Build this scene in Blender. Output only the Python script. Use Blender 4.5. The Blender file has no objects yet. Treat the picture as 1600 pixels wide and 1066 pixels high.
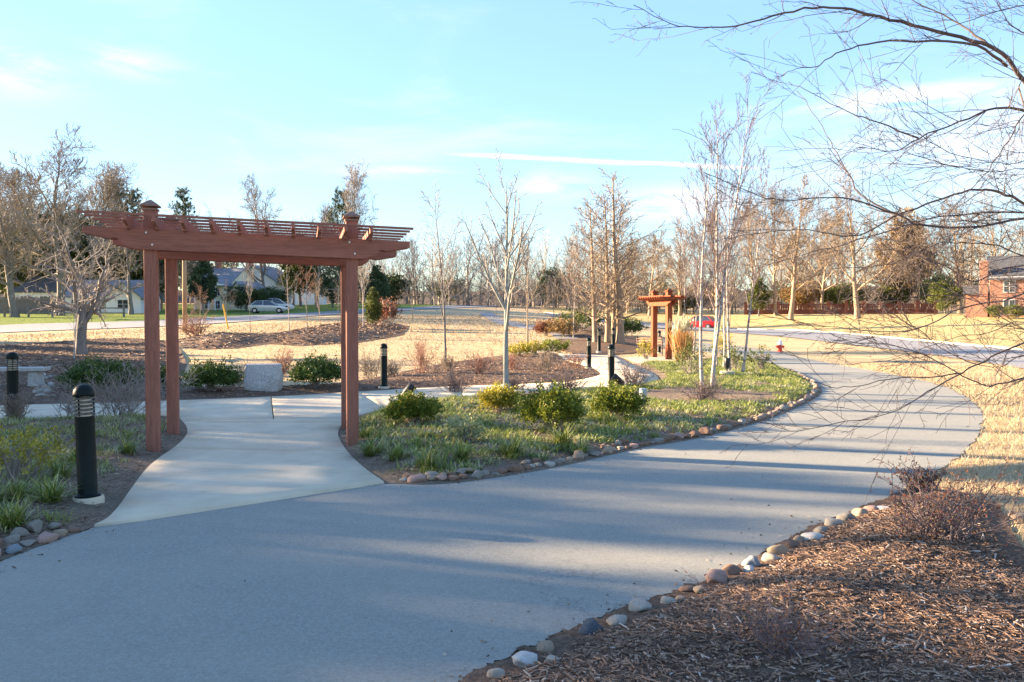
import bpy, bmesh, math, random
import numpy as np
from mathutils import Vector, Matrix
from mathutils.geometry import delaunay_2d_cdt

R = math.radians
scene = bpy.context.scene
COL = scene.collection

# ------------------------------------------------------------------ camera
FPX, CX, CY = 1291.0, 800.0, 533.0
CAM_H, PITCH = 1.75, math.atan((533.0 - 497.0) / 1291.0)
cam_d = bpy.data.cameras.new('camera')
cam_d.sensor_width = 36.0
cam_d.lens = 36.0 * FPX / 1600.0
cam_d.clip_end = 4000.0
cam_d.clip_start = 0.05
cam = bpy.data.objects.new('camera', cam_d)
COL.objects.link(cam)
cam.location = (0, 0, CAM_H)
cam.rotation_euler = (R(90) - PITCH, 0, 0)
scene.camera = cam

# ------------------------------------------------------------------ light
SUN_EL = R(14.5)
SUN_AZ = np.array([-0.957, 0.290])            # ground direction towards the sun: left and a little ahead
sun_d = bpy.data.lights.new('sun', 'SUN')
sun_d.energy = 4.5
sun_d.angle = R(0.55)
sun_d.color = (1.0, 0.75, 0.49)
sun = bpy.data.objects.new('sun', sun_d)
COL.objects.link(sun)
S = Vector((SUN_AZ[0] * math.cos(SUN_EL), SUN_AZ[1] * math.cos(SUN_EL), math.sin(SUN_EL)))
sun.rotation_euler = S.to_track_quat('Z', 'Y').to_euler()

world = bpy.data.worlds.new('World')
scene.world = world
world.use_nodes = True
nt = world.node_tree
for n in list(nt.nodes):
    nt.nodes.remove(n)
W = lambda t: nt.nodes.new(t)
wl = nt.links.new


def dirpx(px, py):
    """World direction through a point of the photograph."""
    d = Vector(((px - CX) / FPX, 1.0, -(py - CY) / FPX))
    c, s = math.cos(PITCH), math.sin(PITCH)
    return Vector((d.x, d.y * c + d.z * s, -d.y * s + d.z * c))


sky = W('ShaderNodeTexSky')
sky.sky_type = 'NISHITA'
sky.sun_disc = False
sky.sun_elevation = SUN_EL
sky.sun_rotation = math.atan2(S.x, S.y)
sky.air_density = 1.0
sky.dust_density = 0.1
sky.ozone_density = 2.6
tc = W('ShaderNodeTexCoord')


def wmath(op, a, b=None, c=None):
    m = W('ShaderNodeMath')
    m.operation = op
    for i, v in enumerate((a, b, c)):
        if v is None:
            continue
        if isinstance(v, (int, float)):
            m.inputs[i].default_value = v
        else:
            wl(v, m.inputs[i])
    return m.outputs[0]


def wdot(vec, v):
    m = W('ShaderNodeVectorMath')
    m.operation = 'DOT_PRODUCT'
    wl(vec, m.inputs[0])
    m.inputs[1].default_value = v
    return m.outputs['Value']


def wrange(v, a, b, lo=0.0, hi=1.0):
    m = W('ShaderNodeMapRange')
    m.interpolation_type = 'SMOOTHSTEP'
    wl(v, m.inputs['Value'])
    m.inputs['From Min'].default_value = a
    m.inputs['From Max'].default_value = b
    m.inputs['To Min'].default_value = lo
    m.inputs['To Max'].default_value = hi
    return m.outputs[0]


vdir = tc.outputs['Generated']


def wnoise(scale, stretch, detail=6.0, rough=0.55, dist=0.0):
    mp = W('ShaderNodeMapping')
    wl(vdir, mp.inputs['Vector'])
    mp.inputs['Scale'].default_value = stretch
    nz = W('ShaderNodeTexNoise')
    wl(mp.outputs[0], nz.inputs['Vector'])
    nz.inputs['Scale'].default_value = scale
    nz.inputs['Detail'].default_value = detail
    nz.inputs['Roughness'].default_value = rough
    nz.inputs['Distortion'].default_value = dist
    return nz.outputs['Fac']


masks = []
thin = wrange(wnoise(2.2, (1, 1, 3.6), 7, 0.6, 0.5), 0.52, 0.80, 0, 0.42)      # thin veils everywhere
fine = wnoise(9.0, (1, 1, 5.0), 6, 0.6, 0.4)
masks.append(thin)


def cloud(px, py, wx, wy, amount, lo=0.35, hi=0.62):
    """A wispy cloud of its own around a direction in the sky."""
    d = dirpx(px, py).normalized()
    right = Vector((d.y, -d.x, 0)).normalized()
    up = right.cross(d)
    a = wmath('DIVIDE', wdot(vdir, right), wx / FPX)
    b = wmath('DIVIDE', wdot(vdir, up), wy / FPX)
    r2 = wmath('ADD', wmath('MULTIPLY', a, a), wmath('MULTIPLY', b, b))
    fall = wmath('POWER', 2.718, wmath('MULTIPLY', r2, -1.0))
    front = wrange(wdot(vdir, d), 0.2, 0.5)
    m = wmath('MULTIPLY', wmath('MULTIPLY', fall, front), wmath('MULTIPLY', wrange(fine, lo, hi), amount))
    masks.append(m)


cloud(1400, 155, 150, 16, 0.9)
cloud(1560, 225, 260, 75, 0.62, 0.3, 0.65)
cloud(1060, 318, 90, 22, 0.8, 0.3, 0.55)
cloud(860, 290, 60, 20, 0.5)
cloud(205, 98, 55, 18, 0.5)
cloud(20, 110, 60, 30, 0.5)
cloud(620, 268, 90, 9, 0.5)
# the vapour trail: a great-circle band
d1, d2 = dirpx(640, 238).normalized(), dirpx(1250, 266).normalized()
nrm = d1.cross(d2).normalized()
along = (d2 - d1).normalized()
off = wmath('ABSOLUTE', wmath('ADD', wdot(vdir, nrm), wmath('MULTIPLY', wmath('SUBTRACT', fine, 0.5), 0.006)))
trail = wrange(off, 0.0004, 0.0042, 1.0, 0.0)
mid = dirpx(1000, 250).normalized()
ta = wdot(vdir, along)
trail = wmath('MULTIPLY', trail, wrange(ta, d1.dot(along), d1.dot(along) + 0.12))
trail = wmath('MULTIPLY', trail, wrange(ta, d2.dot(along) - 0.10, d2.dot(along), 1.0, 0.0))
trail = wmath('MULTIPLY', trail, wrange(wdot(vdir, mid), 0.5, 0.8))
masks.append(wmath('MULTIPLY', trail, 0.7))
tot = masks[0]
for m in masks[1:]:
    tot = wmath('MAXIMUM', tot, m)
above = W('ShaderNodeSeparateXYZ')
wl(vdir, above.inputs[0])
tot = wmath('MULTIPLY', tot, wrange(above.outputs[2], 0.0, 0.05))
mix = W('ShaderNodeMix')
mix.data_type = 'RGBA'
wl(tot, mix.inputs[0])
tint = W('ShaderNodeMix')
tint.data_type = 'RGBA'
tint.blend_type = 'MULTIPLY'
tint.inputs[0].default_value = 1.0
tint.inputs[7].default_value = (1.0, 0.98, 1.02, 1)
lum = W('ShaderNodeRGBToBW')
wl(sky.outputs[0], lum.inputs[0])
soft = W('ShaderNodeVectorMath')          # sky light range compressed in its colour to clip less: brightness ~ square root
soft.operation = 'SCALE'
wl(sky.outputs[0], soft.inputs[0])
wl(wmath('POWER', wmath('MAXIMUM', lum.outputs[0], 0.05), -0.5), soft.inputs['Scale'])
wl(soft.outputs[0], tint.inputs[6])
wl(tint.outputs[2], mix.inputs[6])
mix.inputs[7].default_value = (2.55, 2.55, 2.6, 1)
bg = W('ShaderNodeBackground')
wl(mix.outputs[2], bg.inputs['Color'])
bg.inputs['Strength'].default_value = 0.083
wo = W('ShaderNodeOutputWorld')
wl(bg.outputs[0], wo.inputs['Surface'])

scene.view_settings.view_transform = 'Standard'
scene.view_settings.look = 'None'
scene.view_settings.gamma = 1.0
scene.view_settings.exposure = 2.88
scene.view_settings.use_curve_mapping = False
scene.render.engine = 'CYCLES'
scene.cycles.max_bounces = 5
scene.cycles.diffuse_bounces = 3
scene.cycles.glossy_bounces = 2
scene.cycles.transmission_bounces = 3
scene.cycles.transparent_max_bounces = 6
scene.cycles.use_denoising = True

# ------------------------------------------------------------------ materials
MATS = {}


def newmat(name):
    m = bpy.data.materials.new(name)
    m.use_nodes = True
    t = m.node_tree
    b = t.nodes['Principled BSDF']
    b.inputs['Specular IOR Level'].default_value = 0.3
    return m, t, b


def nnode(t, kind, **kw):
    n = t.nodes.new(kind)
    for k, v in kw.items():
        n.inputs[k].default_value = v
    return n


def ramp(t, fac, stops):
    r = t.nodes.new('ShaderNodeValToRGB')
    e = r.color_ramp.elements
    while len(e) < len(stops):
        e.new(0.5)
    for i, (p, c) in enumerate(stops):
        e[i].position = p
        e[i].color = (*c, 1)
    t.links.new(fac, r.inputs[0])
    return r.outputs[0]


def tnoise(t, vec, scale, detail=4.0, rough=0.6, stretch=None):
    if stretch:
        mp = t.nodes.new('ShaderNodeMapping')
        mp.inputs['Scale'].default_value = stretch
        t.links.new(vec, mp.inputs['Vector'])
        vec = mp.outputs[0]
    n = nnode(t, 'ShaderNodeTexNoise', Scale=scale, Detail=detail, Roughness=rough)
    t.links.new(vec, n.inputs['Vector'])
    return n.outputs['Fac']


def mixc(t, fac, a, b, mode='MIX'):
    m = t.nodes.new('ShaderNodeMix')
    m.data_type = 'RGBA'
    m.blend_type = mode
    for i, v in ((0, fac), (6, a), (7, b)):
        if isinstance(v, (int, float)):
            m.inputs[i].default_value = v
        elif isinstance(v, tuple):
            m.inputs[i].default_value = (*v, 1)
        else:
            t.links.new(v, m.inputs[i])
    return m.outputs[2]


def bump(t, b, h, strength=0.4, dist=0.01):
    n = nnode(t, 'ShaderNodeBump', Strength=strength, Distance=dist)
    t.links.new(h, n.inputs['Height'])
    t.links.new(n.outputs[0], b.inputs['Normal'])


def noisy(name, stops, scale=8.0, detail=5.0, rough=0.8, bmp=0.3, bscale=None, bdist=0.01, stretch=None, metal=0.0, big=None, spec=0.3):
    """Base colour from a noise ramp, optional large blotches (scale, colour, low, high), bump."""
    m, t, b = newmat(name)
    tcn = t.nodes.new('ShaderNodeTexCoord')
    v = tcn.outputs['Object']
    f = tnoise(t, v, scale, detail, 0.6, stretch)
    c = ramp(t, f, stops)
    if big:
        for (sc, col, lo, hi) in big:
            g = tnoise(t, v, sc, 4, 0.55)
            mr = nnode(t, 'ShaderNodeMapRange')
            mr.inputs['From Min'].default_value = lo
            mr.inputs['From Max'].default_value = hi
            t.links.new(g, mr.inputs['Value'])
            c = mixc(t, mr.outputs[0], c, col)
    t.links.new(c, b.inputs['Base Color'])
    b.inputs['Roughness'].default_value = rough
    b.inputs['Metallic'].default_value = metal
    b.inputs['Specular IOR Level'].default_value = spec
    if bmp:
        bump(t, b, tnoise(t, v, bscale or scale, 6, 0.65, stretch), bmp, bdist)
    MATS[name] = m
    return m


def attr_mat(name, stops, rough=0.7, translucent=0.0, spec=0.2, vary=None):
    """Colour picked per piece from the face attribute 'rnd' (each leaf, blade or chip has its own colour)."""
    m, t, b = newmat(name)
    a = t.nodes.new('ShaderNodeAttribute')
    a.attribute_name = 'rnd'
    c = ramp(t, a.outputs['Fac'], stops)
    t.links.new(c, b.inputs['Base Color'])
    b.inputs['Roughness'].default_value = rough
    b.inputs['Specular IOR Level'].default_value = spec
    if translucent:
        tr = t.nodes.new('ShaderNodeBsdfTranslucent')
        t.links.new(c, tr.inputs['Color'])
        mx = t.nodes.new('ShaderNodeMixShader')
        mx.inputs[0].default_value = translucent
        t.links.new(b.outputs[0], mx.inputs[1])
        t.links.new(tr.outputs[0], mx.inputs[2])
        t.links.new(mx.outputs[0], t.nodes['Material Output'].inputs['Surface'])
    MATS[name] = m
    return m


def plain(name, col, rough=0.6, metal=0.0, spec=0.4, scale=30.0, vary=0.15, bmp=0.0):
    d = tuple(max(0, c * (1 - vary)) for c in col)
    e = tuple(min(1, c * (1 + vary)) for c in col)
    return noisy(name, [(0.3, d), (0.7, e)], scale, 4, rough, bmp, metal=metal, spec=spec)


# ground materials -------------------------------------------------
def ground_mat():
    m, t, b = newmat('dry_lawn')
    v = t.nodes.new('ShaderNodeTexCoord').outputs['Object']
    f = tnoise(t, v, 9.0, 8, 0.75)
    c = ramp(t, f, [(0.28, (0.30, 0.21, 0.115)), (0.5, (0.52, 0.385, 0.22)), (0.75, (0.66, 0.52, 0.34))])
    g = tnoise(t, v, 0.35, 5, 0.6)
    gr = ramp(t, g, [(0.56, (0, 0, 0)), (0.76, (1, 1, 1))])
    c = mixc(t, mixc(t, 0.45, (0, 0, 0), gr), c, (0.24, 0.21, 0.085))
    p = ramp(t, tnoise(t, v, 1.3, 4, 0.6), [(0.58, (0, 0, 0)), (0.75, (1, 1, 1))])
    c = mixc(t, mixc(t, 0.5, (0, 0, 0), p), c, (0.22, 0.13, 0.07))
    t.links.new(c, b.inputs['Base Color'])
    b.inputs['Roughness'].default_value = 0.95
    b.inputs['Specular IOR Level'].default_value = 0.05
    q = ramp(t, tnoise(t, v, 0.16, 6, 0.62, (0.5, 1.6, 1)), [(0.48, (0, 0, 0)), (0.70, (1, 1, 1))])  # grey-green streaks, with shadow bands put into the lawn colour too
    c = mixc(t, mixc(t, 0.5, (0, 0, 0), q), c, (0.36, 0.315, 0.21))
    t.links.new(c, b.inputs['Base Color'])
    bump(t, b, tnoise(t, v, 22, 6, 0.8), 0.9, 0.05)
    MATS['dry_lawn'] = m


ground_mat()
noisy('green_lawn', [(0.3, (0.10, 0.14, 0.035)), (0.6, (0.20, 0.25, 0.06)), (0.8, (0.32, 0.29, 0.12))], 2.5, 8, 0.95, 0.8, 25, 0.04, spec=0.05)
noisy('park_lawn', [(0.3, (0.33, 0.26, 0.11)), (0.55, (0.50, 0.385, 0.18)), (0.8, (0.60, 0.46, 0.26))], 1.2, 8, 0.95, 0.8, 22, 0.04, spec=0.05)


def asphalt_mat():
    m, t, b = newmat('worn_asphalt')
    v = t.nodes.new('ShaderNodeTexCoord').outputs['Object']
    fine_ = tnoise(t, v, 160.0, 3, 0.8)
    c = ramp(t, fine_, [(0.30, (0.158, 0.156, 0.134)), (0.5, (0.257, 0.254, 0.220)), (0.66, (0.362, 0.359, 0.312))])
    mid_ = tnoise(t, v, 48.0, 2, 0.6)
    c = mixc(t, 0.25, c, ramp(t, mid_, [(0.34, (0.135, 0.133, 0.113)), (0.5, (0.265, 0.262, 0.225)), (0.68, (0.40, 0.395, 0.34))]))
    vor = nnode(t, 'ShaderNodeTexVoronoi', Scale=70.0)
    t.links.new(v, vor.inputs['Vector'])
    sp = ramp(t, vor.outputs['Distance'], [(0.10, (1, 1, 1)), (0.26, (0, 0, 0))])
    c = mixc(t, mixc(t, 0.25, (0, 0, 0), sp), c, (0.42, 0.40, 0.335))
    big = tnoise(t, v, 0.45, 5, 0.6, (1, 1.5, 1))
    dust = ramp(t, big, [(0.42, (0, 0, 0)), (0.70, (1, 1, 1))])
    c = mixc(t, mixc(t, 0.5, (0, 0, 0), dust), c, (0.335, 0.312, 0.255))
    dk = ramp(t, tnoise(t, v, 1.7, 5, 0.7), [(0.58, (0, 0, 0)), (0.80, (1, 1, 1))])
    c = mixc(t, mixc(t, 0.45, (0, 0, 0), dk), c, (0.185, 0.18, 0.18))
    for scw, am in ((0.55, 0.55), (1.6, 0.35)):
        wv = ramp(t, tnoise(t, v, scw, 7, 0.72), [(0.489, (0, 0, 0)), (0.4985, (1, 1, 1)), (0.5015, (1, 1, 1)), (0.511, (0, 0, 0))])
        gate = ramp(t, tnoise(t, v, 0.28, 2, 0.5), [(0.54, (0, 0, 0)), (0.62, (1, 1, 1))])
        c = mixc(t, mixc(t, 1.0, mixc(t, am, (0, 0, 0), wv), gate, 'MULTIPLY'), c, (0.12, 0.115, 0.11))
    st = ramp(t, tnoise(t, v, 3.3, 3, 0.5), [(0.70, (0, 0, 0)), (0.76, (1, 1, 1))])
    c = mixc(t, mixc(t, 0.35, (0, 0, 0), st), c, (0.15, 0.145, 0.14))
    t.links.new(c, b.inputs['Base Color'])
    b.inputs['Roughness'].default_value = 0.9
    b.inputs['Specular IOR Level'].default_value = 0.2
    bump(t, b, fine_, 0.6, 0.006)
    MATS['worn_asphalt'] = m


asphalt_mat()
noisy('street_asphalt', [(0.3, (0.20, 0.20, 0.205)), (0.7, (0.30, 0.295, 0.29))], 3.0, 8, 0.9, 0.2, 60, spec=0.2)
noisy('concrete', [(0.25, (0.48, 0.405, 0.285)), (0.55, (0.58, 0.495, 0.355)), (0.8, (0.64, 0.555, 0.41))], 2.0, 10, 0.9, 0.25, 140, 0.003,
      big=[(0.8, (0.44, 0.375, 0.30), 0.52, 0.8), (5.0, (0.33, 0.30, 0.26), 0.66, 0.9)], spec=0.2)
noisy('joint_dirt', [(0.3, (0.04, 0.03, 0.022)), (0.7, (0.08, 0.06, 0.045))], 20, 4, 1.0, 0.3, spec=0.05)
noisy('mulch', [(0.28, (0.05, 0.033, 0.024)), (0.48, (0.14, 0.092, 0.064)), (0.66, (0.24, 0.165, 0.118)), (0.82, (0.37, 0.28, 0.21))], 34.0, 9, 0.95, 1.0, 40, 0.03,
      big=[(0.9, (0.14, 0.11, 0.085), 0.45, 0.75), (0.3, (0.20, 0.115, 0.065), 0.52, 0.8), (2.2, (0.05, 0.032, 0.022), 0.55, 0.85)], spec=0.08)
noisy('bed_soil', [(0.28, (0.08, 0.055, 0.04)), (0.5, (0.21, 0.155, 0.11)), (0.75, (0.37, 0.29, 0.215))], 38.0, 9, 0.95, 1.0, 46, 0.03,
      big=[(1.1, (0.16, 0.14, 0.10), 0.45, 0.75)], spec=0.08)
attr_mat('mulch_chips', [(0.0, (0.07, 0.047, 0.034)), (0.30, (0.165, 0.100, 0.065)), (0.55, (0.265, 0.168, 0.110)), (0.78, (0.37, 0.255, 0.175)), (0.93, (0.50, 0.43, 0.355)), (1.0, (0.43, 0.41, 0.40))], 0.85)
attr_mat('bed_litter', [(0.0, (0.05, 0.032, 0.02)), (0.4, (0.15, 0.10, 0.065)), (0.75, (0.29, 0.22, 0.155)), (1.0, (0.45, 0.39, 0.31))], 0.9)
# timber, metal, stone ---------------------------------------------
def wood_mat(name, base, dark, st=(1, 1, 1), worn=0.3):
    m, t, b = newmat(name)
    v = t.nodes.new('ShaderNodeTexCoord').outputs['Object']
    f = tnoise(t, v, 9.0, 6, 0.6, st)
    c = ramp(t, f, [(0.3, dark), (0.7, base)])
    s = tnoise(t, v, 70.0, 4, 0.7, st)
    c = mixc(t, 0.35, c, ramp(t, s, [(0.35, tuple(0.6 * k for k in dark)), (0.65, tuple(1.15 * k for k in base))]))
    w = ramp(t, tnoise(t, v, 1.6, 4, 0.6), [(0.6, (0, 0, 0)), (0.8, (1, 1, 1))])
    c = mixc(t, mixc(t, worn, (0, 0, 0), w), c, (0.24, 0.155, 0.125))
    t.links.new(c, b.inputs['Base Color'])
    b.inputs['Roughness'].default_value = 0.75
    b.inputs['Specular IOR Level'].default_value = 0.25
    bump(t, b, s, 0.25, 0.004)
    MATS[name] = m


wood_mat('sunlit_red_timber', (0.27, 0.070, 0.024), (0.18, 0.045, 0.016), (1, 1, 0.2), 0.0)  # the same red timber, with warm sunlight put into its colour
wood_mat('red_timber', (0.335, 0.138, 0.092), (0.215, 0.086, 0.057), (1, 1, 0.08))
wood_mat('red_timber_long', (0.335, 0.138, 0.092), (0.215, 0.086, 0.057), (0.08, 1, 1))
wood_mat('red_timber_cross', (0.33, 0.14, 0.095), (0.22, 0.092, 0.064), (1, 0.08, 1))
noisy('weathered_cap', [(0.3, (0.17, 0.095, 0.065)), (0.7, (0.27, 0.16, 0.115))], 20, 4, 0.6, 0.1)
plain('bolt_metal', (0.55, 0.54, 0.52), 0.4, 0.6)
noisy('bollard_paint', [(0.3, (0.003, 0.007, 0.006)), (0.7, (0.006, 0.012, 0.010))], 12, 3, 0.42, 0.04, 50, spec=0.14)
noisy('louvre_metal', [(0.3, (0.06, 0.065, 0.06)), (0.7, (0.15, 0.155, 0.145))], 30, 3, 0.35, 0, metal=0.2)
plain('lamp_white', (0.70, 0.68, 0.60), 0.5)
plain('dark_metal', (0.025, 0.027, 0.030), 0.45, 0.3)
plain('lens_glass', (0.10, 0.11, 0.13), 0.1, 0.0, 0.7)
plain('grey_plastic', (0.33, 0.37, 0.37), 0.55)
noisy('granite', [(0.3, (0.27, 0.265, 0.255)), (0.5, (0.43, 0.42, 0.40)), (0.7, (0.56, 0.54, 0.51))], 26, 8, 0.85, 0.8, 14, 0.02, big=[(3, (0.38, 0.33, 0.27), 0.55, 0.8)])
STONE_COL = {
    'white': ((0.48, 0.45, 0.40), (0.62, 0.59, 0.54)), 'tan': ((0.28, 0.20, 0.13), (0.42, 0.32, 0.22)),
    'grey': ((0.20, 0.175, 0.14), (0.33, 0.295, 0.24)), 'brown': ((0.17, 0.10, 0.065), (0.29, 0.18, 0.12)),
    'pink': ((0.34, 0.205, 0.155), (0.47, 0.31, 0.245)), 'dark': ((0.055, 0.065, 0.075), (0.12, 0.135, 0.15)),
    'bluish grey': ((0.15, 0.18, 0.195), (0.27, 0.305, 0.32)), 'pale grey': ((0.32, 0.28, 0.22), (0.45, 0.40, 0.325)),
}
for k, (a_, b_) in STONE_COL.items():
    a_, b_ = tuple(0.84 * q for q in a_), tuple(0.84 * q for q in b_)
    noisy('stone ' + k, [(0.3, a_), (0.7, b_)], 14, 7, 0.85, 0.6, 26, 0.008, big=[(5, tuple(0.5 * q for q in a_), 0.62, 0.85)])
# bark and leaves ---------------------------------------------------
noisy('grey_bark', [(0.3, (0.11, 0.098, 0.085)), (0.7, (0.24, 0.218, 0.19))], 9, 6, 0.9, 0.6, 18, 0.02, stretch=(1, 1, 0.35))
noisy('tan_bark', [(0.3, (0.19, 0.14, 0.095)), (0.7, (0.38, 0.29, 0.20))], 7, 6, 0.9, 0.6, 14, 0.03, stretch=(1, 1, 0.3))
noisy('twig_tan', [(0.3, (0.20, 0.155, 0.115)), (0.7, (0.335, 0.27, 0.205))], 4, 3, 0.9, 0)
noisy('twig_grey', [(0.3, (0.22, 0.19, 0.16)), (0.7, (0.37, 0.325, 0.28))], 4, 3, 0.9, 0)
noisy('twig_dark', [(0.3, (0.065, 0.048, 0.046)), (0.7, (0.14, 0.108, 0.098))], 6, 3, 0.8, 0.2)
noisy('twig_red', [(0.3, (0.24, 0.12, 0.085)), (0.7, (0.37, 0.22, 0.16))], 6, 3, 0.9, 0)
noisy('twig_mauve', [(0.3, (0.12, 0.088, 0.084)), (0.7, (0.22, 0.17, 0.165))], 6, 3, 0.9, 0)
noisy('smooth_bark', [(0.3, (0.20, 0.195, 0.165)), (0.7, (0.33, 0.33, 0.28))], 11, 6, 0.85, 0.4, 22, 0.01, big=[(6, (0.40, 0.38, 0.33), 0.6, 0.75)])
noisy('birch_bark', [(0.38, (0.13, 0.10, 0.08)), (0.47, (0.36, 0.315, 0.27)), (0.75, (0.52, 0.475, 0.42))], 8, 6, 0.8, 0.3, 20, 0.01, stretch=(0.7, 0.7, 2.4))
attr_mat('yew_leaf', [(0.0, (0.02, 0.045, 0.012)), (0.5, (0.055, 0.10, 0.022)), (0.85, (0.13, 0.175, 0.035)), (1.0, (0.12, 0.14, 0.035))], 0.5, 0.2)
attr_mat('box_leaf', [(0.0, (0.045, 0.080, 0.012)), (0.5, (0.125, 0.165, 0.020)), (0.85, (0.28, 0.285, 0.038)), (1.0, (0.42, 0.37, 0.07))], 0.45, 0.25)
attr_mat('gold_leaf', [(0.0, (0.13, 0.135, 0.018)), (0.5, (0.32, 0.285, 0.035)), (0.85, (0.52, 0.43, 0.06)), (1.0, (0.60, 0.50, 0.14))], 0.5, 0.25)
attr_mat('liriope', [(0.0, (0.08, 0.125, 0.025)), (0.4, (0.19, 0.245, 0.045)), (0.75, (0.34, 0.36, 0.085)), (0.92, (0.50, 0.45, 0.19)), (1.0, (0.52, 0.46, 0.30))], 0.5, 0.25, 0.3)
attr_mat('pale_cover', [(0.0, (0.13, 0.175, 0.06)), (0.35, (0.28, 0.315, 0.12)), (0.65, (0.43, 0.43, 0.22)), (0.88, (0.48, 0.45, 0.28)), (1.0, (0.58, 0.54, 0.42))], 0.7, 0.2)
attr_mat('straw', [(0.0, (0.28, 0.20, 0.11)), (0.5, (0.52, 0.39, 0.225)), (0.85, (0.66, 0.54, 0.36)), (1.0, (0.25, 0.24, 0.09))], 0.8, 0.2)
attr_mat('amber_grass', [(0.0, (0.30, 0.15, 0.05)), (0.6, (0.50, 0.27, 0.095)), (1.0, (0.62, 0.42, 0.20))], 0.8, 0.25)
attr_mat('red_bud', [(0.0, (0.17, 0.045, 0.03)), (0.5, (0.29, 0.10, 0.06)), (0.9, (0.30, 0.19, 0.07)), (1.0, (0.09, 0.14, 0.06))], 0.6, 0.2)
attr_mat('rust_leaf', [(0.0, (0.12, 0.05, 0.03)), (0.6, (0.24, 0.10, 0.06)), (1.0, (0.32, 0.18, 0.10))], 0.7, 0.2)
attr_mat('pine_needle', [(0.0, (0.022, 0.045, 0.022)), (0.6, (0.055, 0.09, 0.04)), (1.0, (0.12, 0.15, 0.06))], 0.6, 0.1)
attr_mat('evergreen_leaf', [(0.0, (0.03, 0.05, 0.02)), (0.6, (0.075, 0.105, 0.035)), (1.0, (0.17, 0.19, 0.06))], 0.5, 0.15)
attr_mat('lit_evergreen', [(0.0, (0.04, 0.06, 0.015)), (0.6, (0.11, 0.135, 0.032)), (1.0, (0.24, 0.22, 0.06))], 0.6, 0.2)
attr_mat('tan_leaf', [(0.0, (0.12, 0.075, 0.03)), (0.6, (0.27, 0.18, 0.08)), (1.0, (0.40, 0.29, 0.15))], 0.8, 0.2)
# buildings, cars ---------------------------------------------------
plain('white_siding', (0.80, 0.80, 0.80), 0.7)
plain('yellow_siding', (0.76, 0.71, 0.50), 0.7)
plain('white_trim', (0.76, 0.75, 0.72), 0.6)
noisy('grey_shingle', [(0.3, (0.15, 0.16, 0.18)), (0.7, (0.26, 0.275, 0.30))], 3, 5, 0.9, 0.3, 12)
noisy('dark_shingle', [(0.3, (0.055, 0.058, 0.062)), (0.7, (0.115, 0.115, 0.118))], 3, 5, 0.9, 0.3, 12)
plain('pane_dark', (0.035, 0.045, 0.055), 0.08, 0, 0.8)
noisy('fence_board', [(0.3, (0.13, 0.12, 0.11)), (0.7, (0.22, 0.20, 0.18))], 5, 4, 0.9, 0.3)
noisy('pole_wood', [(0.3, (0.24, 0.16, 0.09)), (0.7, (0.40, 0.29, 0.17))], 4, 5, 0.9, 0.3, stretch=(1, 1, 0.15))
plain('guard_yellow', (0.75, 0.42, 0.03), 0.5)
plain('red_paint', (0.50, 0.016, 0.022), 0.22, 0.0, 0.6, 4, 0.05)
plain('silver_paint', (0.62, 0.63, 0.64), 0.25, 0.4, 0.6, 4, 0.05)
plain('white_paint', (0.72, 0.72, 0.71), 0.3, 0.0, 0.5, 4, 0.05)
plain('tyre_rubber', (0.02, 0.02, 0.021), 0.8)
plain('rim_metal', (0.45, 0.45, 0.46), 0.3, 0.8)
plain('lamp_red', (0.45, 0.01, 0.01), 0.2)
plain('headlight_glass', (0.75, 0.75, 0.75), 0.1, 0, 0.7)
plain('hydrant_red', (0.60, 0.055, 0.03), 0.45)
plain('hydrant_white', (0.78, 0.76, 0.72), 0.5)
noisy('garden_stone', [(0.3, (0.33, 0.31, 0.27)), (0.7, (0.50, 0.47, 0.42))], 10, 6, 0.9, 0.5)
plain('bench_wood', (0.45, 0.30, 0.20), 0.7)


def brick_mat(name, c1, c2, mortar, scale):
    m, t, b = newmat(name)
    v = t.nodes.new('ShaderNodeTexCoord').outputs['Object']
    mp = t.nodes.new('ShaderNodeMapping')
    mp.inputs['Rotation'].default_value = (R(90), 0, 0)
    t.links.new(v, mp.inputs['Vector'])
    n = nnode(t, 'ShaderNodeTexBrick', Scale=scale)
    n.inputs['Color1'].default_value = (*c1, 1)
    n.inputs['Color2'].default_value = (*c2, 1)
    n.inputs['Mortar'].default_value = (*mortar, 1)
    t.links.new(mp.outputs[0], n.inputs['Vector'])
    t.links.new(n.outputs['Color'], b.inputs['Base Color'])
    b.inputs['Roughness'].default_value = 0.9
    MATS[name] = m


brick_mat('red_brick', (0.33, 0.125, 0.07), (0.40, 0.175, 0.10), (0.40, 0.34, 0.29), 4.0)
noisy('dark_brick', [(0.3, (0.10, 0.035, 0.025)), (0.7, (0.20, 0.075, 0.05))], 6, 4, 0.9, 0.3)

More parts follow.
